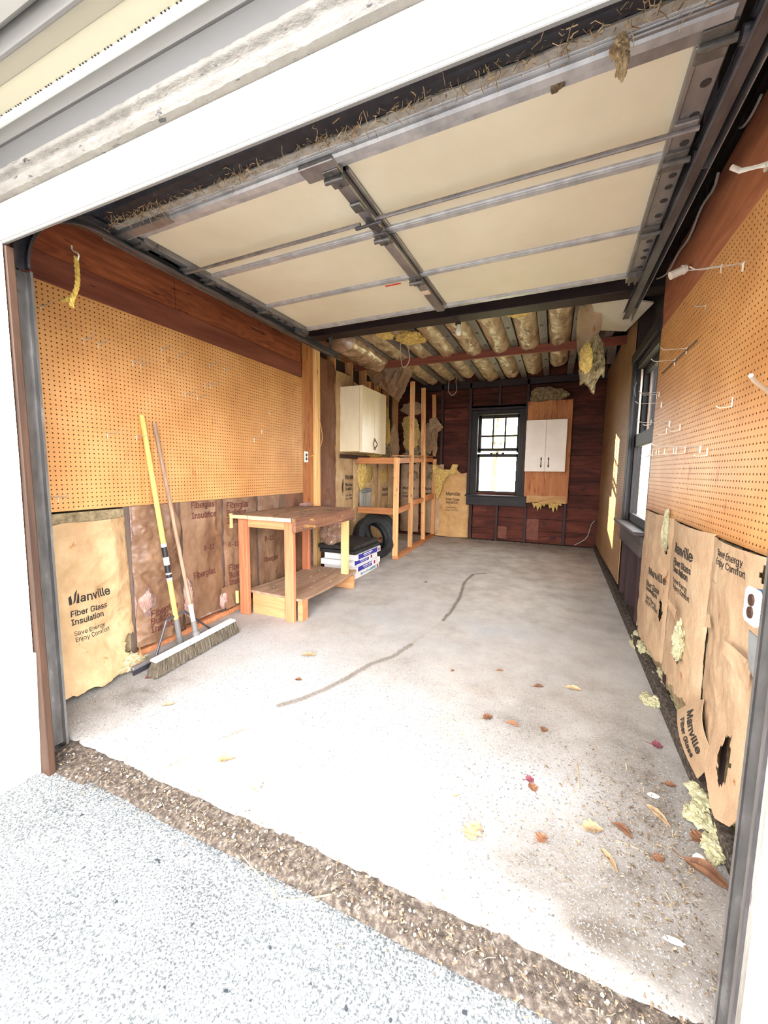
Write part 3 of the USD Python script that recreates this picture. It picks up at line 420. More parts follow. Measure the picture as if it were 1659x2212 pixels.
# ---- insulation batts between the studs
def batt(wall, u0, u1, v0, v1, bulge=.03, wr=.012, seed=0, torn=0., hole=None, nu=44, nv=90, dv=6., top_torn=0., du=3., lift=0.):
    """(mesh, F) of a faced batt on wall: u along the wall, v up; F(u, v, d) is a point d off its face"""
    s = {'left': 1, 'right': -1}.get(wall, 1)
    vb = float(np.min(v0[1])) if isinstance(v0, tuple) else v0
    def H(u, v):
        a = ((u - u0) / (u1 - u0)).clip(0, 1); w = nz(u, v, 3, seed, 2) * .12
        h = bulge * np.sin(np.pi * a) ** .6 + wr * (ridge(u * du / 3 + w, v * .6 + u * .3 + w * 1.5, dv, seed) - .5) + wr * .4 * nz(u, v, 14, seed + 3) + wr * .45 * (ridge(u + v * .6, v - u * .4, 9, seed + 9) - .5)
        return h + lift * ((vb + .35 - v) / .35).clip(0, 1) ** 2
    def F(u, v, d=0.):
        h = H(u, v) + d
        return np.stack({'left': [h, u, v], 'right': [W - h, u, v], 'back': [u, D - .02 - h, v]}[wall], -1)
    U = np.linspace(u0, u1, nu); v0c = v0; v0 = np.interp(U, *v0) if isinstance(v0, tuple) else v0; lo = v0 + torn * (.6 * nz(U, U * 0, 5, seed + 20) + .5 * nz(U, U * 0, 22, seed + 21)) * 2; hi = v1 + top_torn * nz(U, U * 0, 9, seed + 30) * 2
    if wall != 'back' and not isinstance(v0c, tuple): lo = lo + (SL * (U - (u0 + u1) / 2))
    B = np.linspace(0, 1, nv); UU = np.repeat(U[:, None], nv, 1); VV = lo[:, None] + B[None] * (hi - lo)[:, None]
    e = .008 * nz(UU * 0 + seed, VV, 12, seed + 2); UU = np.where((UU - u0 < .02), UU + e, UU); UU = np.where((u1 - UU < .02), UU + e, UU)
    keep = None
    if hole:
        cu, cv = (UU[:-1, :-1] + UU[1:, 1:]) / 2, (VV[:-1, :-1] + VV[1:, 1:]) / 2; keep = np.ones(cu.shape, bool)
        for (a, b, ra, rb) in hole: keep &= np.hypot((cu - a) / ra, (cv - b) / rb) + .9 * nz(cu, cv, 26, seed + 40, 2) > 1
    P = F(UU, VV); off = {'left': (-.002, 0, 0), 'right': (.002, 0, 0), 'back': (0, .002, 0)}[wall]
    m = shell(P, off, keep)
    return m, F
def prints(t, F, lines, material, su=1.0):
    for (txt, h, u, v, bold) in lines: t.part('printed_text', lettering(txt, h, F, u, v, su, bold), material, smooth=False)
MAN = lambda u, v, k=1.0: [('Manville', .05 * k, u, v, True), ('Fiber Glass', .033 * k, u, v - .075 * k, True), ('Insulation', .033 * k, u, v - .118 * k, True), ('Save Energy', .026 * k, u + .01, v - .185 * k, False), ('Enjoy Comfort', .026 * k, u + .01, v - .222 * k, False)]
t = Thing('insulation_batt', 'tan kraft insulation batt with bold black print beside the left door track', 'insulation', (0, .55, .05))
m, F = batt('left', .18, .765, (.055), .985, .05, .022, 3, torn=.06, nu=80, nv=140, dv=4, top_torn=.012, lift=.10, hole=[(.715, .17, .05, .075)]); t.part('facing', m, 'kraft_tan'); t.part('fill', box(-.10, .0, .35, .755, .10, 1.04), 'fluff_dirty')
t.part('torn_wool', fluff((.09, .66, .07), (.05, .10, .045), 301, amp=.9), 'fluff_pale'); prints(t, F, [('anville', .047, .449, .53, True), ('Fiber Glass', .032, .393, .458, True), ('Insulation', .032, .393, .410, True), ('Save Energy', .025, .400, .347, False), ('Enjoy Comfort', .025, .400, .312, False), ('__________________', .005, .41, .24, False)], 'ink_black', .84)
# the sheet's maker's mark, an angular M of three bars
mk = trimesh.util.concatenate([trimesh.creation.extrude_polygon(Polygon(q), .0006) for q in ([(0, 0), (.016, 0), (.016, .05), (0, .042)], [(.022, 0), (.034, .012), (.052, .078), (.036, .060)], [(.040, .0), (.058, 0), (.058, .058), (.050, .05)])]).subdivide_to_size(.02)
mk.vertices = F(.392 + mk.vertices[:, 0] * .9, .528 + mk.vertices[:, 1], .0012 + mk.vertices[:, 2]); t.part('printed_emblem', mk, 'ink_black', smooth=False)
t = Thing('insulation_batt', 'wrinkled brown kraft batt behind the yellow handle', 'insulation', (0, .97, .05))
m, F = batt('left', .795, 1.15, .10, 1.05, .03, .03, 5, torn=.02, hole=[(.86, .40, .05, .08)], dv=5, nu=60, nv=140); t.part('facing', m, 'kraft_brown'); t.part('fill', fluff((-.01, .86, .40), (.035, .06, .09), 4), 'fluff_pink'); t.part('fill', box(-.10, -.01, .80, 1.14, .10, 1.05), 'fluff_pink')
prints(t, F, [('Fiberglas', .045, .87, .29, True), ('Building', .045, .87, .235, True), ('Insulation', .045, .87, .18, True)], 'ink_red', .8)
t = Thing('insulation_batt', 'smooth brown kraft batt behind the broom handle', 'insulation', (0, 1.36, .06))
m, F = batt('left', 1.17, 1.55, .14, 1.05, .02, .014, 6, torn=.03, hole=[(1.2, .33, .03, .16)], dv=8); t.part('facing', m, 'kraft_brown'); t.part('fill', fluff((.0, 1.2, .31), (.03, .04, .16), 8), 'fluff_pink'); t.part('fill', box(-.10, -.01, 1.18, 1.54, .12, 1.05), 'fluff_pink')
prints(t, F, [('Fiberglas', .045, 1.25, 1.0, True), ('Insulation', .045, 1.25, .92, True), ('R-11', .04, 1.34, .66, True), ('Fiberglas', .045, 1.24, .46, True)], 'ink_red', .8)
t = Thing('insulation_batt', 'brown kraft batt with dark red print between broom and workbench', 'insulation', (0, 1.76, .07))
m, F = batt('left', 1.57, 1.965, .12, 1.05, .02, .014, 7, torn=.02, dv=8); t.part('facing', m, 'kraft_brown'); t.part('fill', box(-.10, -.01, 1.582, 1.948, .12, 1.05), 'fluff_pink')
prints(t, F, [('Fiberglas', .05, 1.60, .97, True), ('Building', .05, 1.60, .905, True), ('Insulation', .05, 1.60, .84, True), ('R-11', .04, 1.61, .64, True), ('Fiberglas', .05, 1.60, .44, True), ('Building', .05, 1.60, .375, True), ('Insulation', .05, 1.60, .31, True)], 'ink_red', .8)
t.part('torn_flap', shell(np.stack(np.broadcast_arrays(.03 + .05 * np.linspace(0, 1, 12)[None, :] ** 2, np.linspace(1.50, 1.60, 10)[:, None], .32 - .17 * np.linspace(0, 1, 12)[None, :]), -1), (-.002, 0, 0)), 'kraft_brown'); t.part('tuft', fluff((.03, 1.52, .21), (.03, .035, .06), 9), 'fluff_pink')
t = Thing('insulation_batt', 'brown kraft batt seen under the near half of the workbench', 'insulation', (0, 2.17, .09))
m, F = batt('left', 1.985, 2.36, .14, 1.05, .02, .012, 12, dv=8); t.part('facing', m, 'kraft_brown'); t.part('fill', box(-.10, -.01, 1.99, 2.35, .12, 1.05), 'fluff_pink')
prints(t, F, [('R-11', .045, 2.05, .62, True), ('Fiberglas', .045, 2.03, .42, True)], 'ink_red', .8)
t = Thing('insulation_batt', 'dark brown kraft batt seen under the far end of the workbench', 'insulation', (0, 2.55, .1))
m, F = batt('left', 2.40, 2.70, .14, 1.05, .02, .012, 13, dv=8); t.part('facing', m, 'kraft_dark'); t.part('fill', box(-.10, -.01, 2.41, 2.69, .12, 1.05), 'fluff_pink')
t = Thing('insulation_batt', 'tall dark brown kraft batt between the fir post and the wall cabinet', 'insulation', (0, 3.2, .12))
m, F = batt('left', 2.995, 3.385, .15, 2.55, .03, .016, 14, dv=9, nv=160, top_torn=.03); t.part('facing', m, 'kraft_dark'); t.part('fill', box(-.10, -.01, 3.0, 3.38, .15, 2.5), 'fluff_pink')
t = Thing('insulation_batt', 'tan kraft batt with small print below the left wall cabinet', 'insulation', (0, 3.62, .13))
m, F = batt('left', 3.41, 3.84, .20, 2.5, .02, .008, 15, dv=6, nv=140, hole=[(3.55, 1.09, .02, .09)]); t.part('facing', m, 'kraft_tan'); t.part('fill', box(-.10, -.006, 3.42, 3.83, .2, 2.4), 'fluff_dirty')
prints(t, F, MAN(3.60, 1.18, 1.2), 'ink_black', .8)
for y0, y1, sd_, z1, lb, hl in ((3.87, 4.25, 16, 2.45, 'tan kraft batt behind the tyres, with a gap of yellow wool', [(4.12, 1.2, .12, .22)]), (4.28, 4.66, 17, 1.5, 'tan kraft batt behind the second stud of the lumber frame', [(4.35, 1.25, .1, .12)]), (4.69, 5.07, 18, 1.45, 'torn kraft batt behind the third stud of the lumber frame', [(4.9, 1.2, .14, .12)]), (5.10, 5.49, 19, 1.5, 'kraft batt in the back left corner behind the lumber frame', None)):
    t = Thing('insulation_batt', lb, 'insulation', (0, (y0 + y1) / 2, .15)); m, F = batt('left', y0, y1, .25, z1, .02, .012, sd_, hole=hl, top_torn=.05); t.part('facing', m, 'kraft_tan'); t.part('fill', box(-.10, -.006, y0 + .01, y1 - .01, .25, z1 - .1), 'fluff_yellow')
    if sd_ in (16, 18): prints(t, F, [('Manville', .055, y0 + .12, .80 if sd_ == 16 else .98, True), ('Fiber Glass', .04, y0 + .12, .72 if sd_ == 16 else .90, True)], 'ink_black', .8)
# upper left corner boards behind the frame
for y0, y1, m_, lb in ((4.27, 4.35, 'fir_z', 'pale wall stud right of the left wall cabinet'), (4.52, 4.62, 'stud_new', 'light wall stud behind the tall leaning studs'), (4.66, 4.70, 'fir_z', 'thin brown wall stud behind the tall leaning studs')):
    one('stud', box(-.004, .03, y0, y1, 1.5, 2.55, .002), m_, lb, 'stud')
one('kraft_strip', batt('left', 4.36, 4.51, 1.52, 2.56, .02, .008, 61)[0], 'kraft_dark', 'dark kraft strip on the wall behind the leaning studs', 'insulation')
one('insulation_tuft', fluff((.10, 4.33, 1.56), (.10, .15, .07), 71), 'fluff_yellow', 'bright yellow wool tuft under the right edge of the left cabinet', 'insulation')
for c, r, sd_, m_, lb in (((.05, 4.75, 1.62), (.05, .3, .12), 72, 'fluff_dirty', 'low dusty wool along the top rail of the lumber frame'), ((.06, 4.85, 1.95), (.05, .12, .26), 73, 'fluff_yellow', 'yellow wool seen between the two tall studs'), ((.05, 5.2, 1.7), (.06, .16, .3), 74, 'kraft_right', 'crumpled kraft lump behind the third tall stud'), ((.03, 4.08, 1.22), (.05, .10, .22), 75, 'fluff_yellow', 'yellow wool bursting through the wall above the tyres')):
    one('insulation_tuft', fluff(c, r, sd_, amp=.6), m_, lb, 'insulation')
one('lath_panel', box(.03, .05, 4.0, 4.34, .78, 1.0, .003), 'paint_worn', 'small pale board standing on the frame rail above the tyres', 'board')
one('foil_scrap', fluff((.07, 4.15, 1.02), (.03, .16, .03), 79, sub=3, amp=.9), 'tape_grey', 'crumpled grey plastic lying on the pale board above the tyres', 'scrap')

for xa, xb, sd_, lb in ((.02, .36, 311, 'dim kraft batt on the back wall seen between the second and third frame studs'), (.40, .79, 312, 'kraft batt on the back wall seen just left of the shortest stud')):
    t = Thing('insulation_batt', lb, 'insulation', ((xa + xb) / 2, D - .05, .25)); m, F = batt('back', xa, xb, .24, 1.42, .05, .02, sd_, torn=.02, top_torn=.05, dv=6, hole=[(xa + .22, 1.22, .10, .09)]); t.part('facing', m, 'kraft_right'); t.part('fill', box(xa + .02, xb - .02, D - .03, D - .001, .26, 1.38), 'fluff_dirty')
    prints(t, F, [('Manville', .05, xa + .05, .98, True), ('Fiber Glass', .036, xa + .05, .90, True), ('Insulation', .036, xa + .05, .85, True)], 'ink_black', .8)
for c, r, sd_, m_, lb in (((.22, D - .07, 1.95), (.15, .05, .30), 313, 'fluff_yellow', 'tall yellow wool on the back wall between the two leaning studs'), ((.30, D - .08, 1.58), (.22, .06, .10), 314, 'fluff_dirty', 'dusty wool band on the back wall above the frame rail'), ((.48, D - .07, 1.85), (.12, .05, .22), 315, 'kraft_right', 'crumpled kraft lump on the back wall left of the shortest stud'), ((.22, D - .06, 2.36), (.2, .04, .10), 316, 'kraft_right', 'faint kraft scrap high in the back left corner')):
    one('insulation_tuft', fluff(c, r, sd_, amp=.7), m_, lb, 'insulation')

# ================================================================ THE GARAGE DOOR, open overhead
d = Thing('garage_door', 'cream sectional garage door open overhead, grey ribs dividing it', 'garage door', (1.65, 1.27, 2.5), (0, 0, -1.5), local=True)
for k, (a, b) in enumerate([(-.655, -.235), (-.175, .255), (.315, .755)]):
    for (x0, x1) in ((-1.165, -.012), (.048, 1.17)): d.part('door_panel', box(x0, x1, a - .02, b + .02, .0, .04, .004), 'door_cream')
def rib(a, b): return [box(-1.24, 1.24, a, a + (b - a) * .45, -.012, .045, .004), box(-1.24, 1.24, a + (b - a) * .5, b, -.006, .045, .003), box(-1.24, 1.24, a + .01, a + .016, -.016, -.01, .001)]
d.part('section_rail', rib(-.235, -.175), 'door_steel'); d.part('section_rail', rib(.255, .315), 'door_steel'); d.part('end_rail', rib(.755, .83), 'door_steel')
d.part('bottom_rail', rib(-.77, -.655) + [box(-1.24, 1.24, -.745, -.70, -.03, .0, .008)], 'door_steel')
for q in (box(-1.25, -.86, -.765, -.715, -.034, .0, .003), box(-.12, .04, -.745, -.665, -.036, -.012, .003), box(1.0, 1.25, -.755, -.66, -.024, .0, .003)): d.part('bottom_bracket', q, 'steel_dull')
def seal():
    pts = [(x, -.83 + .004 * math.sin(x * 9), .015 + .006 * math.sin(x * 5 + 1)) for x in np.linspace(-1.27, 1.25, 60)]; return [box(-1.27, 1.25, -.885, -.795, -.010, .05, .012), tube(pts, .026, 12)]
d.part('weather_seal', seal(), 'rubber_black')
X = np.linspace(-1.22, 1.22, 240); d.part('seal_flange', shell(np.stack(np.broadcast_arrays(X[:, None], -.798 + .03 * np.linspace(0, 1, 5)[None] + .005 * nz(X, X * 0, 16, 3)[:, None], -.012 + .006 * nz(X, X * 0, 30, 4)[:, None]), -1), (0, 0, .006)), 'paint_worn')
for s in (-1, 1): d.part('side_stile', [box(*sorted((s * 1.165, s * 1.25)), -.66, .80, -.022, .04, .004), box(*sorted((s * 1.165, s * 1.18)), -.655, .79, -.028, -.018, .003)], 'steel_dull')
for y in (-.52, -.40, -.28, -.11, -.04, .05, .16, .38, .47, .55, .66):
    for s in (-1, 1): d.part('slot', place(lathe([(0, 0), (.014, 0), (.014, .003), (0, .003)], 14), (s * 1.222, y, -.0245)), 'wire_dark', smooth=False)
cs = [(-.64, -.235), (-.175, .255), (.315, .80)]
for a, b in cs: d.part('centre_stile', [box(-.030, .030, a, b, -.034, .0, .005), box(.034, .054, a, b, -.012, .02, .004)], 'steel_dull')
for y in (-.655, -.205, .285):
    h = d.part('hinge', [box(-.036, .036, y - .05, y + .05, -.042, -.034, .002), cyl((-.042, y - .012, -.05), (.042, y - .012, -.05), .012, 14)], 'track_zinc')
    for q in (-.038, .038): d.sub(h, 'bolt', cyl((.0, y + q, -.05), (.0, y + q, -.04), .008, 8), 'track_zinc')
    for s in (-1, 1):
        h = d.part('roller_hinge', [box(*sorted((s * 1.17, s * 1.245)), y - .05, y + .05, -.034, -.022, .002), cyl((s * 1.17, y - .01, -.04), (s * 1.255, y - .01, -.04), .011, 14)], 'track_zinc')
        d.sub(h, 'roller', cyl((s * 1.262, y - .01, -.04), (s * 1.285, y - .01, -.04), .022, 18), 'steel_dark')
d.part('lock_plate', [box(-.028, .026, -.50, -.44, -.046, -.034, .004), cyl((0, -.47, -.05), (0, -.47, -.044), .016, 16)], 'track_zinc')
d.part('lock_handle', [cyl((0, -.372, -.062), (0, -.372, -.03), .012, 12), beam((-.07, -.365, -.062), (.07, -.375, -.062), .014, .01), beam((0, -.35, -.05), (.03, -.29, -.05), .03, .012)], 'steel_dark')
for s in (-1, 1): d.part('lock_rod', [cyl((s * .045, -.37 - s * .005, -.045), (s * 1.245, -.37, -.045), .009, 10), box(*sorted((s * 1.17, s * 1.24)), -.40, -.345, -.04, -.022, .003)], 'steel_dull')
for s in (-1, 1): d.part('top_bracket', [box(*sorted((s * 1.165, s * 1.245)), .70, .79, -.05, -.022, .003), box(*sorted((s * 1.18, s * 1.19)), .70, .80, -.06, -.05), box(*sorted((s * 1.21, s * 1.22)), .70, .80, -.06, -.05)], 'track_zinc')
d.part('sticker', box(-.24, -.13, .335, .352, -.0012, .0, 0), 'sticker_red', label='small red warning sticker'); d.part('label', box(-.026, .026, .43, .49, -.0355, -.0335, 0), 'sticker_pale', label='pale paper label on the middle rib')
def sweep(profile, ys, zs, x):
    """a profile (sideways, outwards) along a path in the y-z plane at x"""
    ys, zs = np.asarray(ys), np.asarray(zs); t = np.stack([np.gradient(ys), np.gradient(zs)], 1); t /= np.linalg.norm(t, axis=1, keepdims=True); n = np.stack([-t[:, 1], t[:, 0]], 1); pr = np.asarray(profile, float); k = len(pr)
    V = np.stack([np.broadcast_to(x, (len(ys),))[:, None] + pr[None, :, 0], ys[:, None] + n[:, :1] * pr[None, :, 1], zs[:, None] + n[:, 1:] * pr[None, :, 1]], -1).reshape(-1, 3); F = []
    for i in range(len(ys) - 1):
        for j in range(k): a, b = i * k + j, i * k + (j + 1) % k; F += [[a, b, b + k], [a, b + k, a + k]]
    return trimesh.Trimesh(V, F, process=False)
def chan(s, r=.026, w=.034, t=.003): return [(s * a, b) for a, b in [(0, -r), (-w, -r), (-w, -r - .004), (-w - .006, -r - .002), (-w - .006, -r + .008), (-w, -r + t), (-t * 1.5, -r + t), (-t, r - t), (-w, r - t), (-w - .006, r - .008), (-w - .006, r + .002), (-w, r + .004), (-w, r), (0, r)]]
a = np.linspace(0, math.pi / 2, 14)
for s, x, lb, zz_, y9 in ((-1, .385, 'dark steel door track running up and back along the left wall', 2.455, 2.80), (1, 2.945, 'dark steel door track hanging along the right wall', 2.46, 2.62)):
    t = Thing('door_track', lb, 'door track', (x, .08, 0)); yu = .103 if s < 0 else .085; cy, cz, R = yu + .34, zz_ - .34, .34
    xu = x + .035 if s < 0 else x - .015; yu = .103 if s < 0 else .085; t.part('upright', sweep(chan(s, .032), [yu, yu, yu], [.0, 1.0, cz - .01], xu), 'track_zinc'); t.part('bend', sweep(chan(s), cy - R * np.cos(a), cz + R * np.sin(a), np.interp(a, [0, 1.2], [xu, x])), 'steel_dark'); t.part('rail', sweep(chan(s), [cy, 1.5, y9], [cz + R, zz_, zz_], x), 'steel_dark')
    t.part('splice_plate', box(xu - .008, xu - .002, .058, .112, cz - .12, cz + .02, .002), 'track_zinc')
    for z in (cz - .09, cz - .03): t.part('bolt', cyl((xu, yu, z), (xu + .008, yu, z), .008, 10), 'track_zinc')
    t.part('mounting_angle', [box(*sorted((xu + s * .002, xu + s * .03)), .03, .115, .02, cz, .002), box(*sorted((x + s * .026, x + s * .03)), .5, 2.7, zz_ - .02, zz_ + .06, .002)], 'steel_dull')
    t.part('hanger', beam((x + s * .02, y9 - .12, zz_), (x + s * .02, y9 - .12, 2.95), .035, .004, (0, 1, 0)), 'steel_dull'); t.part('hanger', beam((x + s * .02, 1.1, zz_), (x + s * .02, 1.1, 2.95), .035, .004, (0, 1, 0)), 'steel_dull')
one('hook_wire', tube(curve([on_y(155, 530, .32), on_y(160, 543, .32), on_y(170, 552, .32), on_y(168, 560, .32), on_y(161, 556, .32)], 20), .0035), 'wire_zinc', 'bent wire hook at the left end of the door seal holding the rope', 'hook')
p = curve([on_y(165, 555, .32), on_y(167, 590, .32), on_y(166, 620, .32), on_y(158, 642, .32), on_y(155, 664, .32)], 26); t = Thing('rope', 'frayed yellow rope end dangling at the top left of the opening', 'rope', p[0])
for k in range(3):
    w = np.arange(26) * .9 + k * 2.09; t.part('strand', tube(p + .0055 * np.stack([np.cos(w), np.sin(w), 0 * w], 1), .0058, 6), 'rope_yellow')
t.part('frayed_end', tube(curve([on_y(163, 634, .32), on_y(150, 644, .32), on_y(136, 650, .32)], 10), [.006] * 5 + [.009] * 5, 6), 'rope_yellow')
def straws(n, F, L, seed, r=.0014):
    g = np.random.default_rng(seed); out = []
    for _ in range(n):
        c = np.asarray(F(g), float); dr = g.normal(size=3); dr /= np.linalg.norm(dr); l = L * g.uniform(.4, 1.3); k = g.normal(size=3) * l * .2
        out.append(tube([c - dr * l / 2, c + k * .5, c + dr * l / 2], r * g.uniform(.6, 1.6), 3))
    return out
def sealpt(g):
    x = .45 + 2.4 * ((g.choice([.02, .05, .1, .14, .33, .36, .52, .55, .66, .76, .84, .93]) + g.normal() * .02) if g.random() < .6 else g.random()); return (x, .455 - .026 * (x - 1.65) + g.normal() * .02, 2.475 + g.normal() * .014)
one('nest_straw', straws(620, sealpt, .032, 4, .0011), 'straw', 'dry nest straw caught along the bottom seal of the raised door', 'straw', smooth=False); keys(stage.GetPrimAtPath('/World/nest_straw'), kind='stuff')
one('cobweb_clump', [fluff(on_y(1345, 130, .47), (.014, .012, .04), 91, sub=3, amp=1.), fluff(on_y(1340, 100, .46), (.02, .012, .03), 92, sub=3, amp=1.)], 'straw', 'pale clump of nest fluff hanging from the right part of the door seal', 'fluff')

# ================================================================ CEILING: wrapped batts, lamp, hanging pieces
def pillow(xc, y0, y1, seed, w=.118, zb=2.70, h=.11):
    ys = np.linspace(y0, y1, 150); th = np.linspace(0, 2 * np.pi, 36, endpoint=False); Y, T = np.meshgrid(ys, th, indexing='ij'); e = np.minimum(1, np.minimum(Y - y0, y1 - Y) / .07) ** .5
    n = 1 + .40 * nz(T * .35, Y, 4, seed, 3) + .26 * (ridge(T * .3, Y, 7, seed) - .5); P = np.stack([xc + w * np.cos(T) * np.clip(e, .25, 1) * (1 + .06 * nz(T, Y, 6, seed + 5)), Y, zb + h + h * np.sin(T) * n * np.where(np.sin(T) < 0, np.clip(e, .3, 1), .7)], -1)
    nu, nv = P.shape[:2]; V = np.vstack([P.reshape(-1, 3), P[0].mean(0)[None], P[-1].mean(0)[None]]); F = []
    for i in range(nu - 1):
        for j in range(nv): a, b = i * nv + j, i * nv + (j + 1) % nv; F += [[a, b, b + nv], [a, b + nv, a + nv]]
    for j in range(nv): F += [[nu * nv, (j + 1) % nv, j], [nu * nv + 1, (nu - 1) * nv + j, (nu - 1) * nv + (j + 1) % nv]]
    return trimesh.Trimesh(V, F, process=False)
names = ['first', 'second', 'third', 'fourth', 'fifth', 'sixth', 'seventh']
for k, x in enumerate(JX[:-2]):
    one('ceiling_batt', pillow(x + .155, 2.80, 5.50 - .12 * (k % 3) - (.5 if k == 6 else 0), 100 + k, zb=2.695 - .02 * (k in (3, 4, 5)) + .012 * (k == 1)), 'batt_plastic', f'plastic-wrapped yellow insulation roll between ceiling joists, {names[k]} from the left wall', 'insulation', 'wrapped insulation between the ceiling joists')
one('ceiling_batt', pillow(.28, 3.0, 4.05, 120, .17, 2.60, .12), 'plastic_sheet', 'sagging plastic-wrapped insulation in the ceiling corner above the wall cabinet', 'insulation')
for px, py, r, sd_, lb in ((828, 718, (.09, .12, .05), 130, 'yellow wool poking down at the front of the second joist gap'), (886, 730, (.13, .15, .05), 131, 'widest yellow wool tuft hanging at the front of the third joist gap'), (1122, 668, (.10, .09, .06), 132, 'yellow wool tuft hanging at the front of the sixth joist gap')):
    c = on_z(px, py, 2.70); one('insulation_tuft', fluff(c, r, sd_, amp=.7), 'fluff_yellow', lb, 'insulation')
c = [on_y(q[0], q[1], 4.1) for q in ((812, 800), (850, 795), (893, 802), (862, 866), (852, 850), (835, 835))]
uu = np.linspace(0, 1, 70); A = curve([on_y(785, 793, 4.1), on_y(830, 790, 4.1), on_y(895, 800, 4.15)], 70); B = curve([on_y(800, 826, 4.3), on_y(842, 852, 4.4), on_y(860, 868, 4.5)], 70); vv = np.linspace(0, 1, 50)
P = A[:, None] * (1 - vv[None, :, None]) + B[:, None] * vv[None, :, None]; P[..., 1] += .10 * (ridge(uu[:, None] * 2 + .3 * vv[None], vv[None] * .5, 4, 7) - .5); P[..., 0] += .04 * nz(uu[:, None] * 3, vv[None] * 2, 2, 8)
one('plastic_sheeting', shell(P, (0, .0015, 0)), 'film_clear', 'clear crinkled plastic sheeting drooping from the ceiling beyond the wall cabinet', 'plastic sheet')
t = Thing('ceiling_lamp', 'bare bulb in a black socket hanging below the ceiling joists', 'lamp', on_z(992, 685, 2.70)); c = on_z(990, 683, 2.69)
t.part('fixing_box', box(c[0] - .05, c[0] + .05, c[1] - .04, c[1] + .04, c[2] + .01, c[2] + .04, .006), 'steel_dull'); t.part('socket', [cyl(c + [0, 0, .02], c + [.0, .0, -.075], .021, 18, .026), cyl(c + [0, 0, -.01], c + [-.035, -.01, -.04], .008, 10)], 'wire_dark')
t.part('bulb', place(lathe([(0, 0), (.013, 0), (.014, -.02), (.026, -.05), (.03, -.07), (.024, -.09), (.012, -.099), (0, -.101)][::-1], 22), c + [.006, 0, -.07]), 'bulb_glass')
c = [on_z(1272, 636, 2.72), on_z(1412, 655, 2.63), on_z(1352, 716, 2.60), on_z(1296, 714, 2.66)]; U = np.linspace(0, 1, 16)[:, None, None]; V_ = np.linspace(0, 1, 16)[None, :, None]
P = c[0] * (1 - U) * (1 - V_) + c[1] * U * (1 - V_) + c[2] * U * V_ + c[3] * (1 - U) * V_; P[..., 2] -= .02 * np.sin(np.pi * U[..., 0]) * np.sin(np.pi * V_[..., 0]); P[..., 1] += .006 * nz(P[..., 0], P[..., 1], 30, 3)
one('drywall_panel', shell(P, (0, 0, .012)), 'drywall', 'pale loose drywall panel sagging from the ceiling at the right', 'drywall')
def from_px(pts, y, depth, mesh_kw=None, seed=0, amp=.02, size=.025):
    q = np.array([on_y(*p_, y) for p_ in pts]); m = trimesh.creation.extrude_polygon(Polygon(q[:, [0, 2]]).buffer(0), depth); m = m.subdivide_to_size(size, max_iter=8); v = m.vertices; w = np.stack([v[:, 0], y + depth / 2 - v[:, 2], v[:, 1]], 1)
    m.merge_vertices(); w = m.vertices; w = np.stack([w[:, 0], y + depth / 2 - w[:, 2], w[:, 1]], 1)
    n = np.stack([nz(w[:, 0] + 3 * k, w[:, 2], 16, seed + k) + .7 * nz(w[:, 1] * 2 + w[:, 0], w[:, 2] + k, 50, seed + 5 + k) for k in range(3)], 1); m.vertices = w + amp * 2 * n * [.5, 1.6, .5]; m.invert(); return m
t = Thing('insulation_strip', 'torn kraft and yellow wool strip hanging from the ceiling by the drywall panel', 'insulation', on_y(1275, 640, 3.1))
A = curve([on_y(1258, 636, 2.95), on_y(1247, 690, 3.05), on_y(1246, 745, 3.1), on_y(1250, 775, 3.12)], 20); B = curve([on_y(1283, 634, 3.0), on_y(1300, 680, 3.12), on_y(1296, 715, 3.08), on_y(1272, 748, 3.1)], 20); vv = np.linspace(0, 1, 10)
P = A[:, None] * (1 - vv[None, :, None]) + B[:, None] * vv[None, :, None]; P[..., 1] += .05 * np.sin(np.pi * vv)[None]; t.part('facing', shell(P, (0, .003, 0)), 'kraft_right')
t.part('wool', from_px([(1250, 752), (1290, 722), (1303, 745), (1306, 790), (1304, 815), (1297, 808), (1292, 816), (1286, 830), (1283, 850), (1276, 846), (1270, 835), (1262, 826), (1253, 830), (1250, 800)], 3.1, .07, seed=20, amp=.016), 'fluff_dirty')
t.part('tuft', fluff(on_y(1266, 775, 3.02), (.05, .03, .11), 140, amp=.7), 'fluff_yellow')
for pts, y, lb in (([(969, 815), (969, 832), (970, 847), (977, 854), (985, 847), (986, 832), (987, 815)], 5.1, 'thin white wire loop hanging near the back wall'), ([(866, 690), (865, 730), (866, 772), (873, 794), (882, 784), (883, 760), (883, 735)], 3.3, 'thin white wire loop hanging below the front of the joists')):
    one('wire_loop', tube(curve([on_y(*q, y) for q in pts], 30), .005, 6), 'wire_grey', lb, 'wire')
for pts, lb, m_, r in (([(1645, 205), (1628, 240), (1610, 268), (1597, 274)], 'white cord draped above the right plywood, nearest the door', 'wire_grey', .005), ([(1552, 372), (1548, 390), (1530, 425), (1512, 455), (1495, 500), (1466, 545), (1448, 580), (1430, 598), (1405, 604), (1392, 603)], 'long pale cable running along the top of the right plywood', 'wire_grey', .006)):
    one('cable', tube(curve([on_x(*q, W - .02) for q in pts], 40), r, 6), m_, lb, 'cable')
one('lift_cable', tube([on_x(1596, 200, 3.0), on_x(1520, 345, 3.0), on_x(1440, 500, 3.0)], .003, 5), 'wire_zinc', 'taut thin steel cable beside the right door track', 'cable')
one('cord', tube(curve([on_x(663, 984, .01), on_x(685, 976, .03), on_x(695, 955, .05), (.05, 2.95, 1.9), (.05, 2.93, 2.3), (.05, 2.90, 2.6)], 40), .004, 6), 'stud_new', 'thin orange cord rising from the left outlet along the post', 'cord')

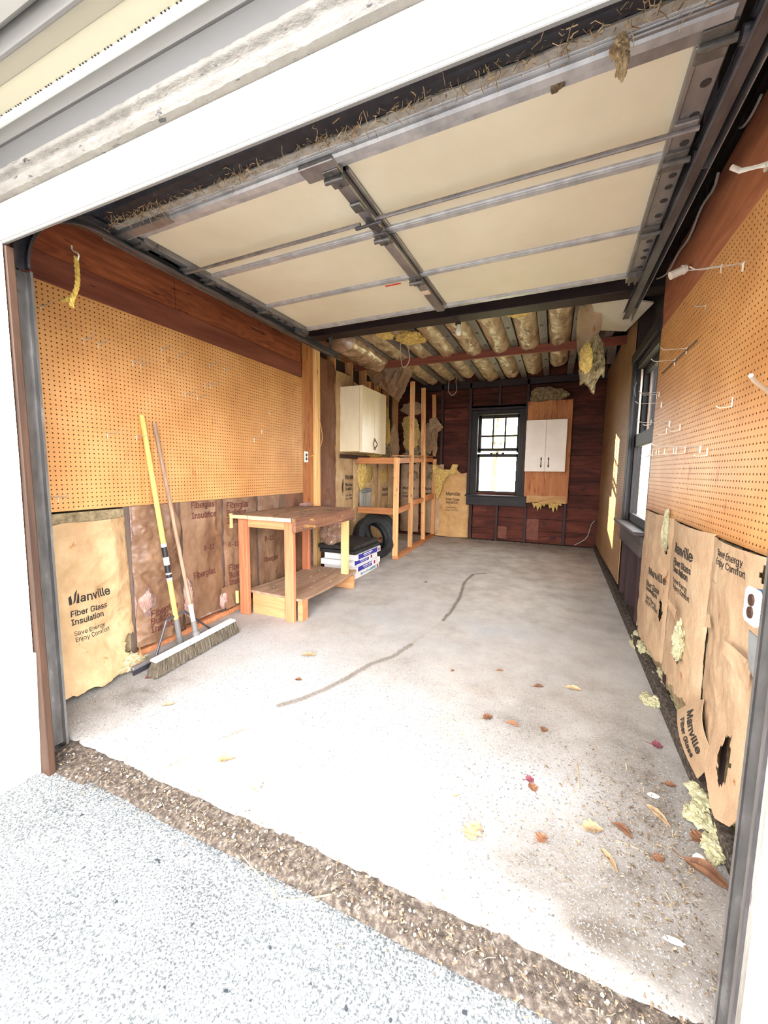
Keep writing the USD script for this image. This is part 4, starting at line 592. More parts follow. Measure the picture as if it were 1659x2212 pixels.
# ================================================================ PEG HOOKS
hk = Thing('peg_hook', 'thin wire peg hook with T-shaped back in the left pegboard', 'hook', on_x(180, 733, .003), (0, 0, 0), 'wire peg hooks in the left pegboard', local=True)
hk.part('back_bar', [cyl((.003, -.013, 0), (.003, .013, 0), .0022, 6), cyl((.003, 0, 0), (.003, 0, -.03), .0022, 6)], 'wire_zinc'); hk.part('arm', tube([(.0, 0, 0), (.075, 0, 0), (.088, 0, .004), (.098, 0, .018)], .0021, 6), 'wire_grey')
hk_group = 'wire peg hooks in the left pegboard'
UsdGeom.Xform(stage.GetPrimAtPath(hk.path)).GetPrim().SetCustomDataByKey('label', 'left of two T-backed peg hooks near the upper left of the left pegboard')
for px, py, lb in [(86, 662, 'peg hook nearest the top left corner of the left pegboard'), (211, 742, 'right of two T-backed peg hooks near the upper left of the left pegboard'), (286.5, 780.6, 'left peg hook of the close pair above the yellow handle'), (303, 786, 'right peg hook of the close pair above the yellow handle'), (348, 753, 'left peg hook of two just under the plank, above the brown handle'), (383, 767, 'right peg hook of two just under the plank, above the brown handle'),
        (452, 787, 'left of two peg hooks at top centre of the left pegboard'), (485, 797, 'right of two peg hooks at top centre of the left pegboard'), (442, 830, 'left peg hook of the tight pair at centre of the left pegboard'), (454, 832, 'right peg hook of the tight pair at centre of the left pegboard'), (400, 850, 'left of two peg hooks just below the tight centre pair'), (426, 856.5, 'right of two peg hooks just below the tight centre pair'),
        (581, 889, 'highest of three peg hooks at the far end of the left pegboard'), (565, 929.5, 'middle of three peg hooks at the far end of the left pegboard'), (548.5, 947, 'lowest of three peg hooks at the far end of the left pegboard'), (231, 937, 'lone peg hook left of the yellow handle, halfway up'), (294, 943, 'peg hook just touching the yellow handle'), (106, 1073, 'leftmost of two peg hooks at the bottom edge beside the door track'), (124, 1073, 'right of two peg hooks at the bottom edge beside the door track')]:
    hk.copy(on_x(px, py, .003), label=lb)
LT = 'long wire peg hook with straight arm in the right pegboard'; LJ = 'short J-shaped wire hook in the crowded low row left of the largest one'
first = True
for px, py, L, lb in [(1485, 752, .12, 'long peg hook over the upper part of the slanted dowel'), (1459, 777.5, .12, 'long peg hook over the lower part of the slanted dowel'), (1425.5, 847.5, .12, 'upper of two close peg hooks beside the upper sash of the right window'), (1420, 852, .10, 'lower of two close peg hooks beside the upper sash of the right window'), (1431, 870, .15, 'long peg hook just below the close pair by the right window'), (1449, 911, .17, 'long peg hook level with the middle rail of the right window'),
        (1517, 964, .20, 'longest peg hook, just above the row of short hooks'), (1609.5, 568, .17, 'peg hook holding the plastic canister, nearest the door'), (1561, 573.5, .14, 'peg hook just right of the plastic canister'), (1525, 660, .05, 'short faint peg hook high on the right pegboard')]:
    hk.copy(on_x(px, py, W - .006), (0, 0, 180), lb, 'hook', 'long peg hooks in the right pegboard', (L / .098, 1, 1))
hj = Thing('j_hook', LJ, 'hook', on_x(1583, 878, W - .006), (0, 0, 180), 'short hooks in the right pegboard', local=True)
hj.part('stem', cyl((.003, 0, .0), (.003, 0, .034), .0026, 6), 'wire_zinc'); hj.part('arm', tube([(.003, 0, 0), (.04, 0, -.004), (.052, 0, .004)], .0026, 6), 'wire_zinc')
stage.GetPrimAtPath(hj.path).SetCustomDataByKey('label', 'short J hook standing alone at the right, below the thick curved hook')
for px, py, lb in [(1407, 917, 'short J hook beside the middle rail of the right window'), (1440.7, 937, 'left of two short J hooks above the row of short hooks'), (1470, 930, 'right of two short J hooks above the row of short hooks'), (1529, 984, 'rightmost, largest-looking J hook of the low row')] + [(x_, y_, LJ) for x_, y_ in [(1403, 986), (1410, 984), (1418.6, 983), (1424, 982), (1436.6, 981), (1456, 981), (1461.5, 980), (1481, 979)]]:
    hj.copy(on_x(px, py, W - .006), (0, 0, 180), lb)
one('bracket_hook', tube([on_x(1655, 366, W - .01), on_x(1659, 354, W - .06), on_x(1600, 369, W - .10), on_x(1580, 361, W - .13)], .008, 10), 'paint_white', 'thick white bent hook on the plywood above the right pegboard', 'hook')
one('bracket_hook', tube(curve([on_x(1664, 850, W - .01), on_x(1648, 836, W - .05), on_x(1630, 822, W - .09), on_x(1622, 811, W - .11)], 10), .006, 10), 'paint_white', 'thick white curved hook at the right edge of the view, halfway up', 'hook')
c0, c1 = on_x(1448, 596, W - .10), on_x(1482, 580, W - .03); t = Thing('plastic_tube', 'translucent plastic canister hanging on the right wall by the window', 'canister', c0)
t.part('body', cyl(c0, c1, .021, 20), 'bulb_glass'); q = c0 + (c1 - c0) * .78; t.part('rim', cyl(q, q + (c1 - c0) * .08, .025, 20), 'bulb_glass')
one('rod', beam(on_x(1430, 807, W - .01), on_x(1505, 735, W - .01), .008, .008), 'stud_grey', 'thin dark wooden dowel lying slanted on the right pegboard', 'rod')

# ================================================================ LEFT SIDE: outlet, broom, squeegee, bench
def outlet(name, lab, c, s, w=.07, h=.115, boxed=False):
    t = Thing(name, lab, 'outlet', c); x = c[0]
    ch = .014 if boxed else .0
    if boxed:
        pl = Polygon([(-w / 2 + ch, -h / 2), (w / 2 - ch, -h / 2), (w / 2, -h / 2 + ch), (w / 2, h / 2 - ch), (w / 2 - ch, h / 2), (-w / 2 + ch, h / 2), (-w / 2, h / 2 - ch), (-w / 2, -h / 2 + ch)])
        m = trimesh.creation.extrude_polygon(pl, .006); V = m.vertices; m.vertices = np.stack([x - s * V[:, 2] + s * .006, c[1] + V[:, 0], c[2] + V[:, 1]], 1); t.part('cover_plate', m, 'outlet_white')
        t.part('box', [box(*sorted((x - s * .001, x - s * .05)), c[1] - w * .42, c[1] + w * .42, c[2] - h * .42, c[2] + h * .42, .003)], 'box_blue'); t.part('side_bracket', box(*sorted((x - s * .03, x - s * .06)), c[1] - w * .46, c[1] - w * .42, c[2] - h * .42, c[2] + h * .42), 'box_navy')
    else: t.part('cover_plate', box(*sorted((x, x + s * .006)), c[1] - w / 2, c[1] + w / 2, c[2] - h / 2, c[2] + h / 2, .0022), 'outlet_white')
    for dz in (-.021, .021):
        m = lathe([(0, 0), (.017, 0), (.016, .004), (0, .004)], 24); m.apply_transform(trimesh.transformations.rotation_matrix(s * math.pi / 2, [0, 1, 0])); m.vertices *= [1, .92, 1]; m.apply_translation((x + s * .006, c[1], c[2] + dz * h / .115 * (1.0 if not boxed else .95)))
        r = t.part('socket', m, 'outlet_brown')
        for dy in (-.006, .006): t.sub(r, 'slot', box(*sorted((x + s * .0095, x + s * .011)), c[1] + dy - .0012, c[1] + dy + .0012, c[2] + dz - .004, c[2] + dz + .005), 'wire_dark', smooth=False)
    return t
outlet('outlet', 'white two-socket outlet on the plywood strip by the left pegboard', (.008, 2.755, 1.437), 1)
outlet('outlet', 'white outlet plate on a blue box sticking out of the right wall', (3.02, .487, .942), -1, .088, .10, True)
t = Thing('push_broom', 'wide grey-bristled push broom with a brown handle, on the floor', 'broom', (.29, 1.0, .05))
q0, q1 = np.array([.315, .675, fz(.675)]), np.array([.300, 1.345, fz(1.345)]); e = (q1 - q0) / np.linalg.norm(q1 - q0)
t.part('block', beam(q0 + [0, 0, .102], q1 + [0, 0, .102], .058, .018, b=.005), 'paint_block')
def bristles():
    U = np.linspace(0, 1, 140); prof = np.array([(-.022, .095), (-.034, .05), (-.042, .012), (-.03, .003), (.03, .003), (.046, .012), (.036, .05), (.024, .095)]); V = []
    for i, u in enumerate(U):
        c = q0 + (q1 - q0) * (.01 + .98 * u) + e * (.0 if .02 < u < .98 else .0); f = 1 + .10 * rng.normal(size=8); V.append(np.stack([c[0] + prof[:, 0] * f, c[1] + 0 * f + .002 * rng.normal(size=8) + (u - .5) * .05 * (1 - prof[:, 1] / .1), c[2] + prof[:, 1] * (1 + .08 * rng.normal(size=8))], 1))
    P = np.array(V); k = 8; F = []
    for i in range(len(U) - 1):
        for j in range(k): a, b = i * k + j, i * k + (j + 1) % k; F += [[a, b, b + k], [a, b + k, a + k]]
    V = np.vstack([P.reshape(-1, 3), P[0].mean(0)[None], P[-1].mean(0)[None]])
    for j in range(k): F += [[len(U) * k, (j + 1) % k, j], [len(U) * k + 1, (len(U) - 1) * k + j, (len(U) - 1) * k + (j + 1) % k]]
    return trimesh.Trimesh(V, F, process=False)
t.part('bristles', bristles(), 'bristle', smooth=False)
b0 = np.array([.27, 1.03, fz(1.03) + .125]); b1 = np.array([.012, .985, 1.60]); dd = (b1 - b0)
t.part('handle', cyl(b0 + dd * .12, b1, .0125, 16), 'handle_brown'); t.part('painted_end', cyl(b0 + dd * .055, b0 + dd * .14, .0145, 16), 'paint_white', label='white painted lower end of the handle'); t.part('socket', [cyl(b0, b0 + dd * .06, .018, 16), cyl(b0 - dd * .012, b0 + dd * .01, .024, 16)], 'vinyl_light')
t = Thing('squeegee', 'floor squeegee with a long yellow handle leaning on the pegboard', 'squeegee', (.17, 1.0, .05))
s0, s1 = np.array([.175, .635, fz(.635)]), np.array([.165, 1.30, fz(1.3)]); t.part('channel', [beam(s0 + [0, 0, .04], s1 + [0, 0, .04], .03, .022, b=.004)], 'steel_dull'); t.part('blade', beam(s0 + [.01, 0, .018], s1 + [.01, 0, .018], .012, .034, b=.002), 'rubber_black')
h0, h1 = np.array([.17, .985, fz(.98) + .05]), np.array([.016, .897, 1.638]); dd = h1 - h0
t.part('handle', cyl(h0 + dd * .10, h1, .0165, 18), 'handle_yellow'); t.part('socket', [cyl(h0 + dd * .02, h0 + dd * .115, .018, 18), cyl(h0 - dd * .0, h0 + dd * .03, .022, 14)], 'vinyl_light')
sl = t.part('grip_label', cyl(h0 + dd * .292, h0 + dd * .455, .0172, 18), 'label_black', label='black and white label band')
for a_, b_ in ((.292, .303), (.318, .325), (.44, .455)): t.sub(sl, 'band', cyl(h0 + dd * a_, h0 + dd * b_, .0176, 18), 'label_white')
t.sub(sl, 'patch', cyl(h0 + dd * .36, h0 + dd * .395, .0178, 18), 'label_white')
br = h0 + dd * .125; t.part('brace_collar', [beam(br + [0, -.07, .0], br + [0, .07, .018], .012, .016)], 'steel_dark')
t.part('brace', tube([br + [0, -.07, 0], s0 * .75 + s1 * .25 + [0, 0, .05]], .008, 8), 'steel_dark'); t.part('brace', tube([br + [0, .07, .018], s0 * .08 + s1 * .92 + [0, 0, .05]], .008, 8), 'steel_dark')

t = Thing('workbench', 'rough lumber workbench with one low shelf, against the left wall', 'workbench', (.35, 2.15, fz(2.1)))
def leg(x0, x1, y0, y1, m_): return t.part('leg', box(x0, x1, y0, y1, fz((y0 + y1) / 2), .885, .004), m_)
leg(.075, .165, 1.655, 1.695, 'bench_red'); leg(.54, .625, 1.665, 1.705, 'bench_red'); leg(.10, .185, 2.535, 2.575, 'bench_red'); t.part('leg', box(.575, .650, 2.52, 2.56, .258, .885, .004), 'stud_yellow')
for i, (a_, b_) in enumerate([(.005, .20), (.203, .40), (.403, .632)]): t.part('top_plank', box(a_, b_, 1.635, 2.66, .885, .92 - .003 * (i == 0), .005), 'bench_top')
for i, (a_, b_) in enumerate([(.005, .20), (.203, .40), (.403, .632)]): t.part('plank_end', box(a_ + .002, b_ - .002, 1.632, 1.636, .887, .917, .001), 'bench_end')
t.part('apron', box(.634, .668, 1.642, 2.655, .805, .918, .005), 'bench_dark'); t.part('cross_rail', box(.165, .54, 1.675, 1.705, .815, .885, .003), 'bench_rail'); t.part('cross_rail', box(.185, .575, 2.53, 2.56, .815, .885, .003), 'bench_rail')
P = np.stack(np.broadcast_arrays(np.linspace(.10, .672, 14)[:, None], np.linspace(1.715, 2.675, 40)[None], .262 - .018 * np.sin(np.pi * np.linspace(0, 1, 40))[None] + .012 * np.linspace(0, 1, 14)[:, None] * np.linspace(-1, 1, 40)[None]), -1)
t.part('shelf', shell(P, (0, 0, -.022)), 'bench_shelf'); t.part('shelf_board', box(.165, .56, 1.712, 1.75, fz(1.72), .236, .003), 'bench_board'); t.part('shelf_board', box(.30, .672, 2.60, 2.64, fz(2.62), .225, .003), 'bench_board')
t.part('foot_block', box(.628, .675, 1.715, 1.80, fz(1.75), .235, .004), 'bench_rail'); t.part('wall_cleat', box(-.0, .03, 1.628, 1.65, .80, .925, .003), 'stud_yellow'); t.part('wall_cleat', box(.04, .065, 1.64, 1.66, .15, .26, .003), 'stud_yellow')
one('cobweb_dust', fluff(on_z(1205, 182, 2.492), (.02, .02, .012), 401, sub=2, amp=1.), 'litter', 'dark wad of dust on the raised door near its right front', 'dust')
one('wool_scrap', fluff((.12, 2.58, .935), (.05, .09, .02), 150, amp=.7), 'fluff_pink', 'flat pink wool scrap on the far end of the workbench top', 'insulation')
one('wood_chip', fluff((.27, 1.85, .27), (.03, .02, .008), 151, sub=2), 'litter', 'small wood chip on the low shelf of the workbench', 'wood chip')

# stack of cartons, foam pads, tyres
x0, x1, y0, y1 = .15, .56, 2.86, 3.50; z = fz(3.2) - .005; H = (on_y(818, 1178, 3.5)[2] - z) / 4
for k, (dx, dy, lb) in enumerate([(.0, .0, 'lowest white carton with a pale teal band in the stack by the bench'), (.012, .01, 'white and blue carton second from the floor by the bench'), (-.02, -.01, 'white carton with blue band third from the floor by the bench'), (.015, .012, 'topmost blue and white carton under the black foam pads')]):
    t = Thing('carton', lb, 'carton', ((x0 + x1) / 2, (y0 + y1) / 2, z), group='flat cartons stacked by the workbench'); a_, b_, c_, d_ = x0 + dx, x1 + dx, y0 + dy, y1 + dy
    t.part('box', box(a_, b_, c_, d_, z + .001, z + H - .002, .003), 'carton_white'); f = .3 if k in (0, 2) else 0
    t.part('printed_band', box(b_ - .0005, b_ + .0012, c_ + .02 + (.12 if k == 0 else .02), d_ - (.10 if k in (0, 3) else .24), z + H * (.18 if k != 0 else .3), z + H * (.93 if k != 0 else .75)), 'carton_teal' if k == 0 else 'carton_blue', smooth=False)
    t.part('emblem', place(lathe([(0, 0), (.02, 0), (.02, .0014), (0, .0014)], 18), (b_, d_ - (.05 if k in (0, 3) else .17), z + H / 2), (0, 90, 0)), 'carton_red', smooth=False)
    for q, (u0, u1, v) in enumerate([(.16, .30, .62), (.31, .40, .62), (.18, .36, .38)]): t.part('printed_line', box(b_ + .0012, b_ + .002, c_ + u0, c_ + u1, z + H * v, z + H * (v + (.16 if q < 2 else .08))), 'carton_white', smooth=False)
    z += H
for k, (h_, lb, dx) in enumerate([(.045, 'lower black foam pad on the stack of cartons', .0), (.05, 'upper black foam pad on the stack of cartons', -.02)]):
    U = np.linspace(0, 1, 22); X, Y = np.meshgrid(x0 - .03 + dx + (x1 - x0 + .035) * U, y0 - .01 + (y1 - y0 + .02) * U, indexing='ij'); P = np.stack([X, Y, z + h_ - .004 + .012 * nz(X, Y, 9, 160 + k)], -1)
    one('foam_pad', shell(P, (0, 0, -h_ + .01)), 'foam_black', lb, 'foam pad', 'black foam pads on the cartons'); z += h_
t = Thing('insulation_bag', 'clump of pink wool in torn plastic on the black foam pads', 'insulation', (.2, 2.98, z)); t.part('wool', fluff((.17, 3.0, z + .11), (.11, .13, .14), 170, amp=.8), 'fluff_pink'); t.part('film', fluff((.19, 2.95, z + .10), (.10, .11, .12), 171, sub=3, amp=.9, fr=5), 'film_clear')
def tyre():
    n = 120; prof = []
    R, r, w = .285, .175, .098
    pr = [(r, -w * .78), (r + .012, -w * .9), (r + .05, -w * 1.06), (R - .045, -w * 1.02), (R - .015, -w * .9), (R - .004, -w * .72), (R, -w * .45), (R + .002, -w * .40), (R - .007, -w * .38), (R - .007, -w * .34), (R + .003, -w * .32), (R + .004, -w * .06), (R - .006, -w * .05), (R - .006, w * .05), (R + .004, w * .06), (R + .003, w * .32), (R - .007, w * .34), (R - .007, w * .38), (R + .002, w * .40), (R, w * .45), (R - .004, w * .72), (R - .015, w * .9), (R - .045, w * 1.02), (r + .05, w * 1.06), (r + .012, w * .9), (r, w * .78), (r + .008, w * .70), (r + .05, w * .9), (R - .05, w * .86), (R - .022, w * .6), (R - .018, 0), (R - .022, -w * .6), (R - .05, -w * .86), (r + .05, -w * .9), (r + .008, -w * .70)]
    pr = np.array(pr); k = len(pr); th = np.arange(n) * 2 * np.pi / n; rr = np.repeat(pr[None, :, 0], n, 0).copy(); lug = (np.arange(n) % 4 == 0)
    for j in range(5, 21): rr[lug, j] -= .006
    V = np.stack([rr * np.cos(th)[:, None], rr * np.sin(th)[:, None], np.repeat(pr[None, :, 1], n, 0)], -1).reshape(-1, 3); F = []
    for i in range(n):
        for j in range(k): a_, b_, c_, d_ = i * k + j, i * k + (j + 1) % k, ((i + 1) % n) * k + (j + 1) % k, ((i + 1) % n) * k + j; F += [[a_, d_, c_], [a_, c_, b_]]
    return trimesh.Trimesh(V, F, process=False)
TY = tyre()
def tyre_at(loc, rot, label):
    t = Thing('tyre', label, 'tyre', loc, rot, 'old tyres in the left corner', local=True); t.part('casing', TY, 'tire_rubber'); return t
tyre_at((.37, 3.76, fz(3.76) + .298), (70, 0, 58), 'worn black tyre nearer the cartons, its hollow facing out'); tyre_at((.30, 4.06, fz(4.06) + .305), (66, 0, 60), 'worn black tyre behind the first one, half hidden by a stud')

# ================================================================ LUMBER FRAME, CABINETS
t = Thing('lumber_frame', 'unfinished lumber stud frame standing in the back left corner', 'stud frame', (.62, 4.7, fz(4.7)))
t.part('bottom_plate', beam((.63, 3.87, fz(3.87) + .021), (.63, 5.58, fz(5.58) + .021), .085, .04), 'rail_new')
def st(b, tp, m_='stud_new', w=.062): return t.part('stud', beam(b, tp, w, .04, (0, 1, 0), .003), m_)
st((.617, 3.895, fz(3.9)), (.622, 3.895, 1.47), w=.068); st((.618, 4.48, fz(4.5) + .04), on_y(896, 824, 4.48) + [-.03, 0, 0]); st((.628, 5.07, fz(5.07) + .04), on_y(915, 838, 5.07)); st((.64, 5.56, fz(5.56) + .04), (.65, 5.56, 1.50), 'fir_z')
for z_, zz2, m_ in ((1.43, 0, 'rail_new'), (.78, .0, 'rail_new')):
    t.part('rail', beam((.60, 3.92, z_ + (.0 if z_ > 1 else -.02)), (.60, 4.70 if z_ < 1 else 5.55, z_ + (.06 if z_ > 1 else .03)), .04, .075), m_)
t.part('rail', beam((.61, 4.55, .84), (.61, 5.3, .85), .04, .07), 'rail_new'); t.part('rail', beam((.63, 5.12, .87), (.63, 5.58, .88), .04, .085), 'rail_new')
t.part('rail', beam((.03, 3.93, 1.43), (.60, 3.93, 1.43), .04, .08), 'rail_new_x'); t.part('rail', beam((.04, 3.95, .76), (.60, 3.95, .76), .04, .085), 'rail_new_x')
t.part('ledge', beam((.59, 3.92, 1.492), (.59, 5.5, 1.545), .08, .015), 'fir_y')
one('stud', beam((.66, 5.52, 1.62), on_y(938, 853, 5.52), .06, .04, (0, 1, 0)), 'fir_z', 'shortest upright stud of the frame, against the dark back wall', 'stud')
one('ledger_board', box(.03, .05, 3.46, 4.30, 1.45, 1.50, .003), 'back_stud', 'dark narrow board just under the left wall cabinet', 'board')
def cabinet(lab, cx0, cx1, cy0, cy1, z0, z1, axis, m_):
    t = Thing('wall_cabinet', lab, 'cabinet', ((cx0 + cx1) / 2, (cy0 + cy1) / 2, z0))
    if axis == 'x':
        t.part('body', box(cx0, cx1 - .04, cy0, cy1, z0, z1, .002), m_); mid = (cy0 + cy1) / 2
        for a_, b_, s in ((cy0, mid - .0035, 1), (mid + .0035, cy1, -1)):
            dr = t.part('door', box(cx1 - .038, cx1, a_, b_, z0 - .008, z1, .002), m_); y = mid - s * .03; X = cx1 + .012
            t.sub(dr, 'handle', [tube(curve([(cx1, y + s * .018, z0 + .05), (cx1 + .008, y + s * .0, z0 + .075), (cx1 + .010, y - s * .03, z0 + .11), (cx1 + .008, y + s * .0, z0 + .145), (cx1, y + s * .018, z0 + .17)], 18), .0045, 8), box(cx1, cx1 + .004, y + s * .006, y + s * .018, z0 + .035, z0 + .075), box(cx1, cx1 + .004, y + s * .006, y + s * .018, z0 + .145, z0 + .185)], 'bronze')
    else:
        t.part('body', box(cx0, cx1, cy0 + .018, cy1, z0, z1, .002), m_); mid = (cx0 + cx1) / 2
        for a_, b_, s in ((cx0, mid - .003, 1), (mid + .003, cx1, -1)):
            dr = t.part('door', box(a_, b_, cy0, cy0 + .017, z0 - .008, z1, .002), m_); x = mid - s * .05
            t.sub(dr, 'handle', [tube(curve([(x, cy0, z0 + .07), (x, cy0 - .02, z0 + .09), (x, cy0 - .024, z0 + .125), (x, cy0 - .02, z0 + .16), (x, cy0, z0 + .18)], 14), .0045, 8), trimesh.convex.convex_hull(np.array([(x, cy0 - .001, z0 + .045), (x, cy0 - .001, z0 + .105), (x - .011, cy0 - .001, z0 + .075), (x + .011, cy0 - .001, z0 + .075), (x, cy0 - .006, z0 + .075)])), trimesh.convex.convex_hull(np.array([(x, cy0 - .001, z0 + .145), (x, cy0 - .001, z0 + .205), (x - .011, cy0 - .001, z0 + .175), (x + .011, cy0 - .001, z0 + .175), (x, cy0 - .006, z0 + .175)]))], 'bronze')
    return t
cabinet('cream two-door wall cabinet jutting from the left wall near the corner', .002, .322, 3.492, 4.225, 1.53, 2.322, 'x', 'melamine')
yc = 5.33; q0, q1 = on_y(1138, 908, yc), on_y(1220, 1018, yc); cabinet('white two-door wall cabinet on plywood right of the back window', q0[0], q1[0], yc, D - .115, q1[2], q0[2], 'y', 'melamine_white')
one('plywood_sheet', box(2.085, 2.70, D - .113, D - .092, .845, 2.36, .003), 'ply_back', 'orange plywood panel behind the white cabinet on the back wall', 'plywood')
one('kraft_strip', from_px([(1137, 1070), (1221, 1072), (1222, 1089), (1200, 1086), (1180, 1090), (1160, 1085), (1137, 1086)], D - .125, .012, seed=31, amp=.006), 'kraft_bag', 'ragged strip of kraft paper along the bottom of the back plywood panel', 'kraft paper')
one('insulation_tuft', from_px([(1148, 848), (1160, 838), (1185, 836), (1215, 842), (1232, 852), (1215, 862), (1185, 864), (1160, 868), (1146, 866)], D - .17, .12, seed=33, amp=.03), 'fluff_dirty', 'grey wool roll slumped over the top of the back plywood panel', 'insulation')
one('insulation_tuft', from_px([(1150, 1086), (1178, 1087), (1176, 1094), (1171, 1090), (1168, 1101), (1165, 1093), (1161, 1104), (1158, 1092), (1153, 1098)], D - .13, .04, seed=35, amp=.010, size=.012), 'fluff_yellow', 'left of two yellow wool wisps below the back plywood panel', 'insulation')
one('insulation_tuft', from_px([(1184, 1087), (1214, 1086), (1212, 1093), (1205, 1091), (1203, 1104), (1199, 1094), (1195, 1107), (1191, 1095), (1187, 1099)], D - .13, .04, seed=36, amp=.010, size=.012), 'fluff_yellow', 'right of two yellow wool wisps below the back plywood panel', 'insulation')
for q0, q1, lb in (((1074, 1136), (1094, 1164), 'small reddish board patch on the back wall below the window'), ((1137, 1120), (1162, 1167), 'narrow reddish board patch on the back wall right of the window')):
    a_, b_ = on_y(*q0, D - .02), on_y(*q1, D - .02); one('board_patch', box(a_[0], b_[0], D - .02, D - .001, max(b_[2], .2), a_[2], .003), 'red_plank', lb, 'board')
t = Thing('insulation_batt', 'tan kraft batt with black print left of the back window', 'insulation', (1.0, D - .06, .2)); xa, xb = on_y(938, 1100, D - .08)[0], on_y(1011, 1100, D - .08)[0]
m, F = batt('back', xa, xb, .205, on_y(985, 1022, D - .08)[2], .06, .02, 81, torn=.012, top_torn=.03, dv=5); t.part('facing', m, 'kraft_bag'); t.part('fill', box(xa + .02, xb - .02, D - .03, D - .001, .24, 1.05), 'fluff_yellow')
q = on_y(963, 1067, D - .08); prints(t, F, [('Manville', .055, q[0], q[2] - .02, True), ('Fiber Glass', .04, q[0], q[2] - .105, True), ('Insulation', .04, q[0], q[2] - .155, True), ('Save Energy', .03, q[0], q[2] - .235, False), ('Enjoy Comfort', .03, q[0], q[2] - .28, False)], 'ink_black', .80)
one('insulation_tuft', from_px([(936, 1000), (945, 1008), (958, 1014), (972, 1015), (978, 1003), (990, 1004), (987, 1014), (994, 1022), (975, 1024), (966, 1030), (958, 1045), (953, 1062), (946, 1078), (941, 1062), (938, 1035)], D - .15, .07, seed=38, amp=.02), 'fluff_yellow', 'bright yellow wool spilling over the kraft batt left of the back window', 'insulation')
one('kraft_scrap', from_px([(930, 905), (942, 902), (957, 922), (952, 930), (945, 935), (944, 960), (941, 985), (936, 985), (932, 960), (934, 940), (924, 930)], 5.45, .05, seed=44, amp=.03), 'kraft_right', 'crumpled kraft scrap hanging by the shortest stud', 'kraft paper')
one('cable', tube(curve([on_y(*q, D - .02) for q in ((1285, 1125), (1275, 1140), (1268, 1160), (1252, 1172), (1240, 1178))], 24), .006, 6), 'wire_grey', 'thin pale cable on the floor in the back right corner', 'cable')

# ================================================================ RIGHT SIDE: torn kraft, wool
def yz(px, py, x=W - .03): q = on_x(px, py, x); return q[1], q[2]
def right_batt(lb, y0, y1, v0, v1, seed, holes, lines, lift=.0, torn=.06, bulge=.04):
    t = Thing('insulation_batt', lb, 'insulation', (W, (y0 + y1) / 2, .05)); m, F0 = batt('right', y0, y1, v0, v1, bulge, .013, seed, torn=torn, hole=holes, nu=56, nv=110, dv=3.5, lift=lift); t.part('facing', m, 'kraft_right'); t.part('fill', box(W + .01, W + .09, y0 + .02, y1 - .02, .14, 1.04), 'fluff_dirty')
    F = lambda u, v, d=0.: F0(-u, v, d)                                     # print on this wall reads towards the door
    for (txt, h, u, v, b) in lines: t.part('printed_text', lettering(txt, h, F, -u, v, 1.08, b), 'ink_black', smooth=False)
    return t, F
def ln(txt, h, px, py, b=True): y, z = yz(px, py); return (txt, h, y, z, b)
t, _ = right_batt('tan kraft batt with sideways-seen print next to the right window', 1.68, 2.385, .24, 1.06, 201, [(*yz(1437, 1148), .03, .12), (1.74, .52, .03, .06)], [ln('Manville', .044, 1408, 1240), ln('Fiber Glass', .03, 1403, 1262), ln('Insulation', .03, 1402, 1273), ln('Save Energy', .024, 1399, 1290, False), ln('Enjoy Comfort', .024, 1399, 1300, False)], torn=.05)
t, _ = right_batt('torn tan kraft batt with bold print, second from the right window', 1.10, 1.66, .26, 1.06, 202, [(*yz(1470, 1392), .05, .085)], [ln('Manville', .048, 1461, 1190), ln('Fiber Glass', .032, 1461, 1217), ln('Insulation', .032, 1459, 1233), ln('Save Energy', .025, 1457, 1256, False), ln('Enjoy Comfort', .025, 1456, 1270, False)], torn=.08)
t, _ = right_batt('wide tan kraft batt with a slogan, left of the blue outlet box', .54, 1.08, (np.array([.54, .60, .66, .74, .84, .95, 1.08]), np.array([.36, .19, .165, .23, .33, .40, .46])), 1.06, 203, [(.58, 1.0, .04, .05), (*yz(1582, 1650), .03, .10)], [ln('Save Energy', .024, 1565, 1199, False), ln('Enjoy Comfort', .024, 1562, 1218, False), ln('________________', .005, 1552, 1254, False)], torn=.015, bulge=.05, lift=.03)
t, _ = right_batt('scuffed tan kraft batt nearest the door, behind the outlet box', -.02, .53, .10, 1.06, 204, [(.49, .40, .03, .12), (.45, 1.03, .09, .05)], [], torn=.03)
def flap(pts_top, pts_bot, off, sag, n=30, seed=0):
    A, B = curve(pts_top, n), curve(pts_bot, n); v = np.linspace(0, 1, n); P = A[:, None] * (1 - v[None, :, None]) + B[:, None] * v[None, :, None]; P[..., 0] -= sag * np.sin(np.pi * v)[None] + .01 * nz(P[..., 1], P[..., 2], 12, seed); return shell(P, (.002, 0, 0)), P
x_ = W - .07
x_ = W - .05; t = Thing('kraft_flap', 'slumped kraft strip with slanted black print at the right floor edge', 'kraft paper', on_x(1500, 1600, x_))
A, B = curve([on_x(1462, 1535, x_), on_x(1490, 1520, x_), on_x(1520, 1510, x_)], 30), curve([on_x(1506, 1682, x_), on_x(1520, 1668, x_), on_x(1545, 1640, x_)], 30); v = np.linspace(0, 1, 30); P = A[:, None] * (1 - v[None, :, None]) + B[:, None] * v[None, :, None]; P[..., 0] -= .02 * np.sin(np.pi * v)[None]; t.part('facing', shell(P, (.002, 0, 0)), 'kraft_right')
def Fs(u, v, d=0.):                                                       # print runs down along the strip
    from scipy.ndimage import map_coordinates
    a, b = np.clip(.62 - v / .22, 0, 1) * 29, np.clip(.12 + u / .42, 0, 1) * 29; return np.stack([map_coordinates(P[..., k], [29 - a * 1.0, b], order=1) for k in range(3)], -1) + np.stack([-d - .001 + 0 * u, 0 * u, 0 * u], -1)
